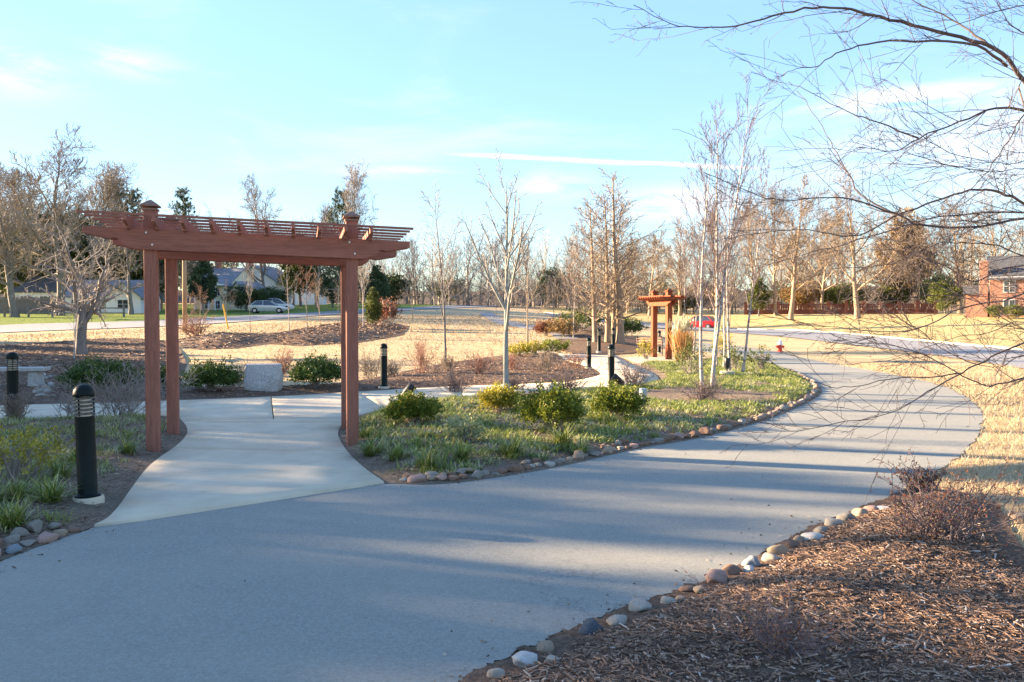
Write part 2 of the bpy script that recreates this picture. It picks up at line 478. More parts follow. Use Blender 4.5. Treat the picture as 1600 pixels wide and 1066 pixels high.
# ------------------------------------------------------------------ mesh helpers
def mesh_np(name, V, F, rnd=None, smooth=False):
    """Mesh from arrays; F is (n,3) or (n,4), or a list of such arrays."""
    V = np.asarray(V, dtype=np.float32)
    Fs = F if isinstance(F, list) else [F]
    Fs = [np.asarray(f, dtype=np.int32) for f in Fs if len(f)]
    me = bpy.data.meshes.new(name)
    nl = sum(f.size for f in Fs)
    npoly = sum(len(f) for f in Fs)
    me.vertices.add(len(V))
    me.vertices.foreach_set('co', V.ravel())
    me.loops.add(nl)
    me.loops.foreach_set('vertex_index', np.concatenate([f.ravel() for f in Fs]))
    me.polygons.add(npoly)
    tot = np.concatenate([np.full(len(f), f.shape[1], np.int32) for f in Fs])
    st = np.concatenate([[0], np.cumsum(tot)[:-1]]).astype(np.int32)
    me.polygons.foreach_set('loop_start', st)
    me.polygons.foreach_set('loop_total', tot)
    if smooth:
        me.polygons.foreach_set('use_smooth', np.ones(npoly, dtype=bool))
    me.update(calc_edges=True)
    if rnd is not None:
        a = me.attributes.new('rnd', 'FLOAT', 'FACE')
        a.data.foreach_set('value', np.asarray(rnd, np.float32))
    return me


def link(name, me, mat=None, parent=None, loc=None):
    o = bpy.data.objects.new(name, me)
    COL.objects.link(o)
    if mat is not None and me is not None and len(me.materials) == 0:
        me.materials.append(MATS[mat] if isinstance(mat, str) else mat)
    if parent is not None:
        o.parent = parent
    if loc is not None:
        o.location = loc
    return o


def tag(o, label=None, cat=None, group=None, kind=None):
    if label:
        o['label'] = label
    if cat:
        o['category'] = cat
    if group:
        o['group'] = group
    if kind:
        o['kind'] = kind
    return o


def empty(name, loc=(0, 0, 0), rz=0.0, label=None, cat=None, group=None, scale=1.0):
    o = bpy.data.objects.new(name, None)
    COL.objects.link(o)
    o.location = loc
    o.rotation_euler = (0, 0, rz)
    o.scale = (scale, scale, scale)
    return tag(o, label, cat, group)


KIDS = {}


def copy_tree(o, parent=None):
    c = o.copy()
    COL.objects.link(c)
    c.parent = parent
    for ch in list(o.children):
        copy_tree(ch, c)
    return c


class MB:
    """Collects shapes of ONE mesh."""

    def __init__(self):
        self.v, self.f = [], []

    def add(self, vs, fs):
        n = len(self.v)
        self.v += [tuple(p) for p in vs]
        self.f += [tuple(i + n for i in f) for f in fs]
        return self

    def box(self, c, s, rot=None, top=1.0):
        x, y, z = s[0] / 2, s[1] / 2, s[2] / 2
        p = [(-x, -y, -z), (x, -y, -z), (x, y, -z), (-x, y, -z), (-x * top, -y * top, z), (x * top, -y * top, z), (x * top, y * top, z), (-x * top, y * top, z)]
        p = [Vector(q) for q in p]
        if rot is not None:
            p = [rot @ q for q in p]
        p = [q + Vector(c) for q in p]
        return self.add(p, [(0, 3, 2, 1), (4, 5, 6, 7), (0, 1, 5, 4), (1, 2, 6, 5), (2, 3, 7, 6), (3, 0, 4, 7)])

    def prism(self, prof, a, b, axis='y'):
        """Extrude a closed 2-D profile from a to b along an axis; profile is (x,z) for y, (y,z) for x, (x,y) for z."""
        n = len(prof)
        mk = {'y': lambda p, t: (p[0], t, p[1]), 'x': lambda p, t: (t, p[0], p[1]), 'z': lambda p, t: (p[0], p[1], t)}[axis]
        vs = [mk(p, a) for p in prof] + [mk(p, b) for p in prof]
        fs = [tuple(range(n))[::-1], tuple(range(n, 2 * n))] + [(i, (i + 1) % n, n + (i + 1) % n, n + i) for i in range(n)]
        return self.add(vs, fs)

    def lathe(self, prof, seg=20, c=(0, 0, 0), rot=None):
        vs, fs = [], []
        m = len(prof)
        for i in range(seg):
            a = 2 * math.pi * i / seg
            for r, z in prof:
                q = Vector((r * math.cos(a), r * math.sin(a), z))
                if rot is not None:
                    q = rot @ q
                vs.append(q + Vector(c))
        for i in range(seg):
            j = (i + 1) % seg
            for k in range(m - 1):
                fs.append((i * m + k, j * m + k, j * m + k + 1, i * m + k + 1))
        return self.add(vs, fs)

    def tube(self, pts, rad, sides=8):
        rad = rad if hasattr(rad, '__len__') else [rad] * len(pts)
        V_, F_ = tubes(np.array([pts], float), np.array([rad], float), sides, cap=True)
        return self.add(V_.tolist(), [tuple(int(i) for i in f) for f in F_])

    def mesh(self, name='mesh', smooth=False, bevel=0.0, sharp=None):
        me = bpy.data.meshes.new(name)
        me.from_pydata([tuple(p) for p in self.v], [], self.f)
        bm = bmesh.new()
        bm.from_mesh(me)
        bmesh.ops.remove_doubles(bm, verts=bm.verts, dist=1e-5)
        bmesh.ops.recalc_face_normals(bm, faces=bm.faces)
        if bevel:
            es = [e for e in bm.edges if len(e.link_faces) == 2 and e.calc_face_angle(0) > 0.5]
            bmesh.ops.bevel(bm, geom=es, offset=bevel, segments=1, affect='EDGES', clamp_overlap=True)
        bm.to_mesh(me)
        bm.free()
        if smooth:
            for p in me.polygons:
                p.use_smooth = True
            if sharp:
                me.set_sharp_from_angle(angle=R(sharp))
        me.update()
        return me

    def build(self, name, mat, parent=None, loc=None, **kw):
        return link(name, self.mesh(name, **kw), mat, parent, loc)


def tubes(P, Rr, sides=3, cap=False):
    """P (B,k,3) paths with radii (B,k) -> vertices and quad faces, all branches at once."""
    B, k, _ = P.shape
    T = np.empty_like(P)
    T[:, 1:-1] = P[:, 2:] - P[:, :-2]
    T[:, 0] = P[:, 1] - P[:, 0]
    T[:, -1] = P[:, -1] - P[:, -2]
    T /= np.linalg.norm(T, axis=2, keepdims=True) + 1e-9
    base = P[:, -1] - P[:, 0]
    ref = np.where((np.abs(base[:, 2:3]) > 0.8 * np.linalg.norm(base, axis=1, keepdims=True)), np.array([[1.0, 0.13, 0.0]]), np.array([[0.11, 0.07, 1.0]]))
    N1 = np.cross(T, ref[:, None, :])
    N1 /= np.linalg.norm(N1, axis=2, keepdims=True) + 1e-9
    N2 = np.cross(T, N1)
    a = np.arange(sides) * 2 * np.pi / sides
    ring = N1[:, :, None, :] * np.cos(a)[None, None, :, None] + N2[:, :, None, :] * np.sin(a)[None, None, :, None]
    V = (P[:, :, None, :] + ring * Rr[:, :, None, None]).reshape(-1, 3)
    b = np.arange(B)[:, None, None] * k * sides
    i = np.arange(k - 1)[None, :, None] * sides
    s = np.arange(1 if sides == 2 else sides)[None, None, :]
    s2 = (s + 1) % sides
    F = np.stack([b + i + s, b + i + s2, b + i + sides + s2, b + i + sides + s], axis=-1).reshape(-1, 4)
    if cap:
        F = [tuple(f) for f in F.tolist()]
        for q in range(B):
            o = q * k * sides
            F.append(tuple(range(o, o + sides)))
            F.append(tuple(range(o + (k - 1) * sides, o + k * sides))[::-1])
    return V, F


# ------------------------------------------------------------------ terrain
def at_depth(px, py, depth):
    d = dirpx(px, py)
    return Vector((0, 0, CAM_H)) + d * (depth / d.y)


CTRL = [  # (photo x, photo y, metres ahead): where the ground is known
    (0, 518, 62), (230, 507, 68), (450, 494, 84), (640, 481, 120), (860, 489, 120), (419, 489, 100), (60, 492, 90), (180, 492, 92),
    (450, 524, 53), (390, 520, 52), (560, 520, 55), (600, 506, 66), (250, 523, 50), (125, 558, 36), (30, 540, 42),
    (700, 503, 70), (700, 520, 55), (700, 545, 42), (620, 565, 33), (380, 565, 33), (520, 560, 33), (330, 545, 40),
    (820, 515, 60), (900, 520, 55), (955, 538, 45), (1030, 563, 35), (1100, 546, 44), (1090, 515, 98), (980, 505, 88), (930, 500, 100),
    (1217, 549, 44), (1400, 548, 42), (1600, 577, 28), (1600, 549, 40), (1380, 529, 58), (1200, 516, 85), (1340, 498, 98),
    (1180, 492, 116), (1300, 491, 116), (1460, 491, 112), (1590, 494, 88), (1050, 494, 130), (1000, 488, 150), (760, 478, 160), (300, 487, 105),
]
cp = []
for px, py, dd in CTRL:
    q = at_depth(px, py, dd)
    cp.append((q.x, q.y, q.z))
for x in (-14, -6, 0, 6, 14):
    for y in (6, 15, 24):
        cp.append((x, y, 0.0))
cp += [(-40, 20, 0.2), (-60, 30, 0.6), (-110, 40, 1.2), (-130, 90, 2.5), (40, 15, -0.1), (90, 30, 0.6), (120, 90, 2.2), (-30, -20, 0), (30, -20, 0),
       (0, 230, 5.0), (-120, 200, 5.5), (140, 200, 5.0), (-250, 250, 7), (250, 250, 7), (-250, 0, 2), (250, 0, 2), (0, -120, 0)]
cp = np.array(cp)


def tps_fit(c):
    n = len(c)
    xy = c[:, :2] / 50.0
    r2 = ((xy[:, None] - xy[None]) ** 2).sum(2)
    K = 0.5 * r2 * np.log(r2 + 1e-12) + np.eye(n) * 0.004
    Pm = np.c_[np.ones(n), xy]
    A = np.zeros((n + 3, n + 3))
    A[:n, :n] = K
    A[:n, n:] = Pm
    A[n:, :n] = Pm.T
    return np.linalg.solve(A, np.r_[c[:, 2], 0, 0, 0]), xy


TPS_W, TPS_XY = tps_fit(cp)


def tps(x, y):
    q = np.c_[x, y] / 50.0
    r2 = ((q[:, None] - TPS_XY[None]) ** 2).sum(2)
    z = (0.5 * r2 * np.log(r2 + 1e-12)) @ TPS_W[:-3] + TPS_W[-3] + q @ TPS_W[-2:]
    return z


def axis_coords(lo, hi, fine_lo, fine_hi, step, grow=1.18):
    v = list(np.arange(fine_lo, fine_hi + 1e-6, step))
    s = step
    while v[-1] < hi:
        s *= grow
        v.append(v[-1] + s)
    s = step
    while v[0] > lo:
        s *= grow
        v.insert(0, v[0] - s)
    return np.array(v)


GX = axis_coords(-900, 900, -70, 70, 1.0)
GY = axis_coords(-300, 1300, -6, 125, 1.0)
gxx, gyy = np.meshgrid(GX, GY)
gz = np.concatenate([tps(a, b) for a, b in zip(np.array_split(gxx.ravel(), 40), np.array_split(gyy.ravel(), 40))])
rr = np.hypot(gxx.ravel(), gyy.ravel())
w_ = np.clip((gyy.ravel() - 22) / 14, 0, 1)
w_ = w_ * w_ * (3 - 2 * w_)
w_ = np.where(np.abs(gxx.ravel()) > 30, np.maximum(w_, np.clip((np.abs(gxx.ravel()) - 30) / 30, 0, 1)), w_)
far = np.clip((rr - 170) / 120, 0, 1)
gz = gz * w_ * (1 - far) + far * (5.0 + 0.0 * rr)
GZ = gz.reshape(gxx.shape)


def terrain(x, y):
    x = np.atleast_1d(np.asarray(x, float))
    y = np.atleast_1d(np.asarray(y, float))
    i = np.clip(np.searchsorted(GX, x) - 1, 0, len(GX) - 2)
    j = np.clip(np.searchsorted(GY, y) - 1, 0, len(GY) - 2)
    u = (x - GX[i]) / (GX[i + 1] - GX[i])
    v = (y - GY[j]) / (GY[j + 1] - GY[j])
    return GZ[j, i] * (1 - u) * (1 - v) + GZ[j, i + 1] * u * (1 - v) + GZ[j + 1, i] * (1 - u) * v + GZ[j + 1, i + 1] * u * v


def at(px, py):
    """The ground point the photograph shows at a pixel."""
    d = dirpx(px, py)
    t = np.concatenate([np.arange(1.0, 60, 0.02), np.arange(60, 400, 0.2)])
    x, y, z = d.x * t, d.y * t, CAM_H + d.z * t
    h = terrain(x, y)
    hit = np.nonzero(z <= h)[0]
    k = hit[0] if len(hit) else len(t) - 1
    return Vector((x[k], y[k], h[k]))


def spot(px, depth, dz=0.0):
    """The ground below picture column px at a distance ahead."""
    x = (px - CX) / FPX * depth
    return Vector((x, depth, float(terrain(x, depth)[0]) + dz))


nx, ny = len(GX), len(GY)
idx = np.arange(nx * ny).reshape(ny, nx)
F = np.stack([idx[:-1, :-1], idx[:-1, 1:], idx[1:, 1:], idx[1:, :-1]], -1).reshape(-1, 4)
ground = link('ground', mesh_np('ground', np.c_[gxx.ravel(), gyy.ravel(), gz], F, smooth=True), 'dry_lawn')
tag(ground, kind='structure')


# ------------------------------------------------------------------ sheets laid on the ground
def catmull(pts, n=6):
    p = [np.array(q[:2], float) for q in pts]
    p = [2 * p[0] - p[1]] + p + [2 * p[-1] - p[-2]]
    out = []
    for i in range(1, len(p) - 2):
        for k in range(n):
            t = k / n
            a, b, c, d = p[i - 1], p[i], p[i + 1], p[i + 2]
            out.append(0.5 * (2 * b + (c - a) * t + (2 * a - 5 * b + 4 * c - d) * t * t + (3 * b - a - 3 * c + d) * t ** 3))
    out.append(p[-2])
    return out


def curve(pxs, n=6):
    return catmull([at(*q) for q in pxs], n)


def seg_dist(x, y, poly):
    """Distance of points to a closed outline."""
    P_ = np.asarray(poly, float)
    Q_ = np.roll(P_, -1, axis=0)
    best = np.full(len(x), 1e9)
    for a, b in zip(P_, Q_):
        e = b - a
        L = e @ e + 1e-12
        t = np.clip(((x - a[0]) * e[0] + (y - a[1]) * e[1]) / L, 0, 1)
        best = np.minimum(best, np.hypot(x - a[0] - t * e[0], y - a[1] - t * e[1]))
    return best


def inside(x, y, poly):
    P_ = np.asarray(poly, float)
    Q_ = np.roll(P_, -1, axis=0)
    c = np.zeros(len(x), bool)
    for a, b in zip(P_, Q_):
        cond = (a[1] > y) != (b[1] > y)
        with np.errstate(divide='ignore', invalid='ignore'):
            xi = (b[0] - a[0]) * (y - a[1]) / (b[1] - a[1] + 1e-15) + a[0]
        c ^= cond & (x < xi)
    return c


RNG = np.random.default_rng(11)


def fill(poly, step, jitter=0.25):
    """Triangulated sheet inside an outline, with inner points on a jittered grid."""
    P_ = np.asarray(poly, float)
    x0, y0 = P_.min(0)
    x1, y1 = P_.max(0)
    X_, Y_ = np.meshgrid(np.arange(x0, x1, step), np.arange(y0, y1, step))
    X_, Y_ = X_.ravel(), Y_.ravel()
    X_ = X_ + RNG.uniform(-jitter, jitter, X_.shape) * step
    Y_ = Y_ + RNG.uniform(-jitter, jitter, Y_.shape) * step
    ok = inside(X_, Y_, P_)
    X_, Y_ = X_[ok], Y_[ok]
    d = seg_dist(X_, Y_, P_)
    X_, Y_ = X_[d > step * 0.35], Y_[d > step * 0.35]
    n = len(P_)
    vin = [Vector((a, b)) for a, b in P_] + [Vector((a, b)) for a, b in zip(X_, Y_)]
    v, e, f, _, _, _ = delaunay_2d_cdt(vin, [(i, (i + 1) % n) for i in range(n)], [], 1, 1e-6)
    V2 = np.array([(a.x, a.y) for a in v])
    T = np.array([tuple(q) for q in f if len(q) == 3], int)
    a, b, c = V2[T[:, 0]], V2[T[:, 1]], V2[T[:, 2]]
    neg = ((b[:, 0] - a[:, 0]) * (c[:, 1] - a[:, 1]) - (b[:, 1] - a[:, 1]) * (c[:, 0] - a[:, 0])) < 0
    T[neg] = T[neg][:, ::-1]
    return V2, T


def smooth_noise(x, y, s, seed=0):
    """Cheap smooth relief from a few sine waves."""
    r = np.random.default_rng(seed)
    z = 0
    for _ in range(7):
        a = r.uniform(0, 2 * np.pi)
        k = r.uniform(0.5, 1.6) / s
        z = z + np.sin((x * np.cos(a) + y * np.sin(a)) * k * 2 * np.pi + r.uniform(0, 6.28))
    return z / 7


def sheet(name, poly, mat, off, step):
    V2, T = fill(poly, step)
    z = terrain(V2[:, 0], V2[:, 1]) + off
    o = link(name, mesh_np(name, np.c_[V2, z], T, smooth=True), mat)
    return tag(o, kind='structure')


BEDS = []


def bed(name, poly, mat, off, step, rise, width, rough, label=None):
    """A mounded planting bed."""
    V2, T = fill(poly, step)
    pol = np.asarray(poly, float)

    def hgt(x, y):
        d = seg_dist(x, y, pol)
        t = np.clip(d / width, 0, 1)
        t = t * t * (3 - 2 * t)
        return off + rise * t + rough * t * smooth_noise(x, y, 0.55, 5) + rough * 0.6 * np.clip(d / 0.1, 0, 1) * smooth_noise(x, y, 0.16, 9)
    BEDS.append((pol, hgt))
    z = terrain(V2[:, 0], V2[:, 1]) + hgt(V2[:, 0], V2[:, 1])
    o = link(name, mesh_np(name, np.c_[V2, z], T, smooth=True), mat)
    return tag(o, kind='structure')


def gz_at(x, y):
    """Height of the finished ground: terrain plus any bed on it."""
    x = np.atleast_1d(np.asarray(x, float))
    y = np.atleast_1d(np.asarray(y, float))
    z = terrain(x, y)
    for pol, h in BEDS:
        ins = inside(x, y, pol)
        if ins.any():
            zz = terrain(x[ins], y[ins]) + h(x[ins], y[ins])
            z[ins] = np.maximum(z[ins], zz)
    return z


def on(px, py):
    """Ground point at a pixel, on the finished surface."""
    p = at(px, py)
    return Vector((p.x, p.y, float(gz_at(p.x, p.y)[0])))


# outlines traced on the ground
WALK_R = curve([(600, 757), (572, 737), (548, 715), (532, 692), (529, 675), (545, 656), (600, 641), (660, 630), (750, 620), (900, 612), (985, 605), (1022, 597), (1028, 590), (1008, 578), (985, 569)])
WALK_L = curve([(147, 826), (180, 803), (232, 733), (280, 696), (293, 676), (284, 659), (262, 652), (130, 656), (0, 661), (-260, 672)])
WALK_T = curve([(-260, 648), (0, 636), (150, 632), (300, 627), (440, 621), (560, 614), (700, 606), (860, 600), (918, 593), (938, 586), (930, 578), (905, 570), (870, 562)])
DRIVE_L = curve([(-300, 985), (-120, 925), (0, 880), (60, 856), (147, 826)])
DRIVE_F = [np.array(at(*q)[:2]) for q in [(147, 826), (224, 816), (420, 786), (600, 757)]]
DRIVE_B = curve([(600, 757), (700, 757), (850, 735), (1000, 702), (1100, 684), (1200, 656), (1268, 627), (1284, 610), (1266, 592), (1232, 578), (1190, 565), (1130, 554), (1060, 545), (990, 538)])
DRIVE_R = curve([(1010, 530), (1080, 535), (1160, 542), (1215, 550), (1297, 568), (1407, 588), (1480, 606), (1526, 635), (1536, 662), (1512, 702), (1450, 745), (1392, 778), (1300, 812), (1240, 840), (1160, 884), (1060, 925), (950, 962), (850, 1005), (760, 1045), (690, 1085)])

def rag(line, amp=0.014):
    """A crumbly edge."""
    L = [np.array(q) for q in line]
    return [L[0]] + [q + RNG.normal(0, amp * (1 if q[1] < 12 else 2), 2) for q in L[1:-1]] + [L[-1]]


def densify(line, n=3):
    L = [np.array(q) for q in line]
    return [a + (b - a) * k / n for a, b in zip(L[:-1], L[1:]) for k in range(n)] + [L[-1]]


drive_poly = rag(densify(DRIVE_L))[:-1] + DRIVE_F[:-1] + DRIVE_B + rag(densify(DRIVE_R)) + [np.array([-0.6, 2.0]), np.array([-1.2, -4]), np.array([-9, -4])]
sheet('asphalt_path', drive_poly, 'worn_asphalt', 0.008, 0.8)

# the street on the right and the lane on the left
ST_N = curve([(1800, 622), (1600, 578), (1400, 548), (1250, 530), (1150, 521), (1000, 511), (930, 502), (860, 494)])
ST_F = curve([(850, 489), (930, 497), (985, 503), (1100, 510), (1200, 516), (1380, 528), (1600, 549), (1800, 574)])
sheet('street', ST_N + ST_F, 'street_asphalt', 0.045, 2.0)
LN_N = curve([(-400, 547), (0, 521), (225, 512), (400, 502), (560, 490), (700, 482), (780, 480)])
LN_F = curve([(780, 477), (690, 478), (560, 484), (400, 493), (225, 502), (0, 509), (-400, 530)])
sheet('lane', LN_N + LN_F, 'street_asphalt', 0.05, 2.0)
sheet('far_yard', LN_F[::-1] + [np.array(spot(780, 175)[:2]), np.array(spot(400, 150)[:2]), np.array(spot(-200, 140)[:2])], 'green_lawn', 0.03, 2.5)
sheet('far_lawn', ST_F + [np.array(spot(1750, 110)[:2]), np.array(spot(1400, 140)[:2]), np.array(spot(1000, 170)[:2]), np.array(spot(840, 150)[:2])], 'park_lawn', 0.03, 2.5)
# a low kerb along the far side of the street
def kerb(name, line, h=0.13, w=0.18):
    pts = np.array(line)
    tg = np.gradient(pts, axis=0)
    tg /= np.linalg.norm(tg, axis=1, keepdims=True)
    nr = np.c_[-tg[:, 1], tg[:, 0]]
    rows = []
    for o_, z_ in ((-w / 2, 0.0), (-w / 2 + 0.02, h), (w / 2, h), (w / 2, 0.0)):
        q = pts + nr * o_
        rows.append(np.c_[q, terrain(q[:, 0], q[:, 1]) + 0.04 + z_])
    V = np.concatenate(rows)
    n = len(pts)
    F = [(r * n + i, r * n + i + 1, (r + 1) * n + i + 1, (r + 1) * n + i) for r in range(3) for i in range(n - 1)]
    return tag(link(name, mesh_np(name, V, np.array(F)), 'concrete'), kind='structure')


kerb('kerb', ST_F, 0.10, 0.14)

# concrete walk: separate slabs, recessed joints between them
walk = empty('concrete_walk')
tag(walk, kind='structure')


def line_px(a, b):
    p, q = at(*a), at(*b)
    return np.array(p[:2]), np.array(q[:2])


def slabs(poly, cuts, top=0.030):
    """Cut a piece of walk along joint lines; the first side of every cut is kept nearest the start."""
    V2, T = fill(poly, 0.55)
    z = terrain(V2[:, 0], V2[:, 1]) + top
    me = mesh_np('slab', np.c_[V2, z], T)
    src = bmesh.new()
    src.from_mesh(me)
    n = len(cuts)
    for k in range(n + 1):
        bm = src.copy()
        for (cut, side) in ((k - 1, 1), (k, -1)):
            if 0 <= cut < n:
                a, b = cuts[cut]
                d = b - a
                nv = np.array([-d[1], d[0]]) / np.linalg.norm(d)
                co = a + nv * 0.009 * side
                bmesh.ops.bisect_plane(bm, geom=bm.verts[:] + bm.edges[:] + bm.faces[:], plane_co=(co[0], co[1], 0), plane_no=(nv[0], nv[1], 0), clear_outer=side < 0, clear_inner=side > 0)
        if len(bm.faces) == 0:
            bm.free()
            continue
        r = bmesh.ops.extrude_edge_only(bm, edges=[e for e in bm.edges if e.is_boundary])
        for v in r['geom']:
            if isinstance(v, bmesh.types.BMVert):
                v.co.z -= 0.055
        bmesh.ops.recalc_face_normals(bm, faces=bm.faces)
        m2 = bpy.data.meshes.new('slab')
        bm.to_mesh(m2)
        bm.free()
        o = link('slab', m2, 'concrete', walk)
    src.free()


n6 = 6
L_th, L_arm = WALK_L[:5 * n6 + 1], WALK_L[6 * n6:]
R_th, R_arm, R_back = WALK_R[:5 * n6 + 1], WALK_R[5 * n6:12 * n6 + 1], WALK_R[12 * n6:]
T_arm_l, T_mid, T_arm_r, T_back = WALK_T[:3 * n6 + 1], WALK_T[3 * n6:5 * n6 + 1], WALK_T[5 * n6:9 * n6 + 1], WALK_T[9 * n6:]
throat = L_th + R_th[::-1] + DRIVE_F[::-1][1:-1]
slabs(throat, [line_px((600, 708), (200, 703))[::-1], line_px((600, 664), (200, 661))[::-1]])
junction = WALK_L[5 * n6:6 * n6 + 1] + T_mid + WALK_R[5 * n6:6 * n6 + 1][::-1]
slabs(junction, [line_px((424, 626), (428, 662))[::-1]])
slabs(L_arm + T_arm_l, [line_px((x, 634), (x - 6, 660))[::-1] for x in (130, 0, -120)])
slabs(WALK_R[6 * n6:12 * n6 + 1] + T_arm_r[::-1], [line_px((x, 603), (x + 6, 640))[::-1] for x in (880, 800, 720, 640)])
slabs(R_back + [np.array(at(960, 556)[:2]), np.array(at(915, 553)[:2]), np.array(at(860, 554)[:2])] + T_back[::-1], [line_px((890, 575), (1030, 578))])
tag(sheet('walk_bedding', L_th + L_arm[:] + T_arm_l + T_mid + T_arm_r + WALK_R[:12 * n6 + 1][::-1] + DRIVE_F[::-1][1:-1], 'joint_dirt', 0.004, 1.0), kind='structure')
# spur of the walk running on through the far arbour
spur = curve([(1000, 572), (1045, 566), (1085, 563)]) + curve([(1085, 556), (1045, 559), (975, 560)])
sheet('far_walk', spur, 'concrete', 0.03, 1.0)
sheet('back_walk', curve([(870, 562), (800, 552), (790, 545), (860, 541), (960, 538)]) + curve([(960, 544), (900, 546), (850, 548), (900, 554), (960, 557)]), 'concrete', 0.02, 1.0)

# planting beds
e_ = lambda *a: [np.array(at(*q)[:2]) for q in a]
bed('planting_bed', WALK_R + e_((1060, 568), (1110, 562), (1150, 558)) + DRIVE_B[:10 * n6 + 1][::-1], 'bed_soil', 0.012, 0.16, 0.09, 0.7, 0.03)
bed('planting_bed', WALK_L + e_((-420, 720), (-420, 900), (-300, 985)) + DRIVE_L, 'bed_soil', 0.012, 0.16, 0.09, 0.7, 0.03)
bed('mulch_bed', WALK_T[:12 * n6 - 5] + e_((880, 553), (845, 551), (790, 555), (700, 567), (640, 579), (570, 594), (500, 603), (400, 607), (310, 606), (283, 598), (292, 570), (282, 545), (265, 533), (200, 529), (100, 534), (0, 541), (-260, 552)), 'mulch', 0.015, 0.25, 0.10, 1.2, 0.03)
bed('mulch_bed', e_((262, 532), (330, 524), (400, 527), (470, 513), (530, 508), (600, 502), (640, 510), (630, 524), (560, 536), (470, 541), (420, 538), (370, 545), (310, 547), (278, 542)), 'mulch', 0.02, 0.6, 0.35, 2.5, 0.05)
bed('mulch_bed', e_((850, 541), (870, 532), (930, 526), (1000, 528), (1020, 538), (1000, 552), (940, 556), (890, 552)), 'mulch', 0.03, 0.6, 0.15, 2.0, 0.05)
bed('mulch_bed', e_((850, 519), (900, 512), (960, 512), (985, 519), (960, 527), (900, 528)), 'mulch', 0.03, 0.8, 0.25, 2.0, 0.05)
RB = rag(densify(DRIVE_R[10 * n6 + 3:]), 0.02)
RIGHT_BED = RB + [np.array([-0.6, 2.0]), np.array([0.2, 0.2]), np.array([5.5, 0.2]), np.array([6.6, 4.0])] + e_((1640, 905), (1590, 850), (1560, 790), (1500, 770))
bed('mulch_bed', RIGHT_BED, 'mulch', 0.014, 0.11, 0.10, 0.8, 0.025)

sheet('far_path', curve([(768, 489), (790, 500), (835, 510), (880, 520), (905, 530)]) + curve([(870, 531), (850, 519), (800, 511), (768, 503), (748, 489)]), 'street_asphalt', 0.04, 1.5)

# ------------------------------------------------------------------ hard objects
ORD = ['first', 'second', 'third', 'fourth', 'fifth', 'sixth', 'seventh', 'eighth', 'ninth', 'tenth']


def nth(i):
    if i < 10:
        return ORD[i]
    k = i + 1
    return '%d%s' % (k, 'th' if 10 <= k % 100 <= 20 else {1: 'st', 2: 'nd', 3: 'rd'}.get(k % 10, 'th'))


def end_profile(L, h, tip=0.085, run=0.62):
    """Side outline of a timber with cut-away ends (x along, z up)."""
    lo, hi = -L / 2, L / 2
    left = [(lo, h), (lo, h - tip), (lo + run * 0.30, h - tip * 1.45), (lo + run * 0.52, h - tip * 1.75), (lo + run * 0.58, h - tip * 1.55), (lo + run * 0.66, h - tip * 1.60),
            (lo + run * 0.70, h - tip * 2.1), (lo + run * 0.82, h * 0.13), (lo + run, 0)]
    return left + [(-x, z) for x, z in reversed(left)]


# --- the large pergola -------------------------------------------------
NLp = at(240, 708)
U = Vector((0.970, 0.243, 0))
pg = empty('pergola', (NLp.x, NLp.y, 0), math.atan2(U.y, U.x), 'large reddish-brown timber pergola spanning the pale concrete walk entrance', 'pergola')
PW, PD = 2.54, 1.66          # post spacing along and across
Z_B0, Z_B1 = 2.62, 2.885     # beam
for i, (x, y) in enumerate(((0, 0), (PW, 0), (0, PD), (PW, PD))):
    MB().box((x, y, 1.56), (0.160, 0.160, 3.14)).build('post', 'red_timber', pg, bevel=0.008)
    c = MB().box((x, y, 3.142), (0.185, 0.185, 0.03))
    c.box((x, y, 3.187), (0.225, 0.225, 0.022)).box((x, y, 3.233), (0.222, 0.222, 0.07), top=0.12)
    c.build('post_cap', 'weathered_cap', pg, bevel=0.004)
    for s in (-1, 1):
        yy = y + s * 0.1025
        b = MB().prism([(px + PW / 2, pz + Z_B0) for px, pz in end_profile(PW + 1.56, Z_B1 - Z_B0)], yy - 0.021, yy + 0.021)
        if i in (0, 2):
            bo = b.build('beam', 'red_timber_long', pg, bevel=0.004)
    if y == 0:
        for dx, dz in ((-0.035, 0.215), (0.035, 0.065)):
            MB().lathe([(0.0, -0.010), (0.012, -0.010), (0.015, -0.003), (0.015, 0.004)], 10, (x + dx, -0.1285, Z_B0 + dz), Matrix.Rotation(R(90), 3, 'X') @ Matrix.Rotation(R(180), 3, 'X')).build('bolt', 'bolt_metal', pg)
RL = PD + 0.78
rprof = [(y + PD / 2, z) for y, z in end_profile(RL, 0.19, 0.07, 0.32)]
rme = MB().prism([(p, q + 2.835) for p, q in rprof], -0.021, 0.021, axis='x').mesh('rafter', bevel=0.003)
for k in range(10):
    o = link('rafter', rme, 'red_timber_cross', pg)
    o.location = (PW / 2 + (k - 4.5) * 0.336, 0, 0)
sme = MB().box((PW / 2, 0, 3.041), (PW + 1.60, 0.036, 0.030)).mesh('slat', bevel=0.003)
for k in range(7):
    o = link('slat', sme, 'red_timber_long', pg)
    o.location = (0, -0.31 + k * (PD + 0.62) / 6, 0.001 * (k % 2))

# the old frame has settled: its top runs down a little to the right
SET = R(1.5)
for ch in list(pg.children):
    k_ = ch.name.split('.')[0]
    if k_ in ('beam', 'slat'):
        ch.rotation_euler = (0, SET, 0)
        ch.location.x -= 2.85 * math.sin(SET)
    elif k_ == 'rafter':
        ch.location.z -= ch.location.x * math.tan(SET)
    elif k_ in ('post_cap', 'bolt'):
        xm_ = sum(v.co.x for v in ch.data.vertices) / len(ch.data.vertices)
        ch.location.z -= xm_ * math.tan(SET)
    elif k_ == 'post':
        xm_ = sum(v.co.x for v in ch.data.vertices) / len(ch.data.vertices)
        ch.scale.z = 1 - xm_ * math.tan(SET) / 3.13

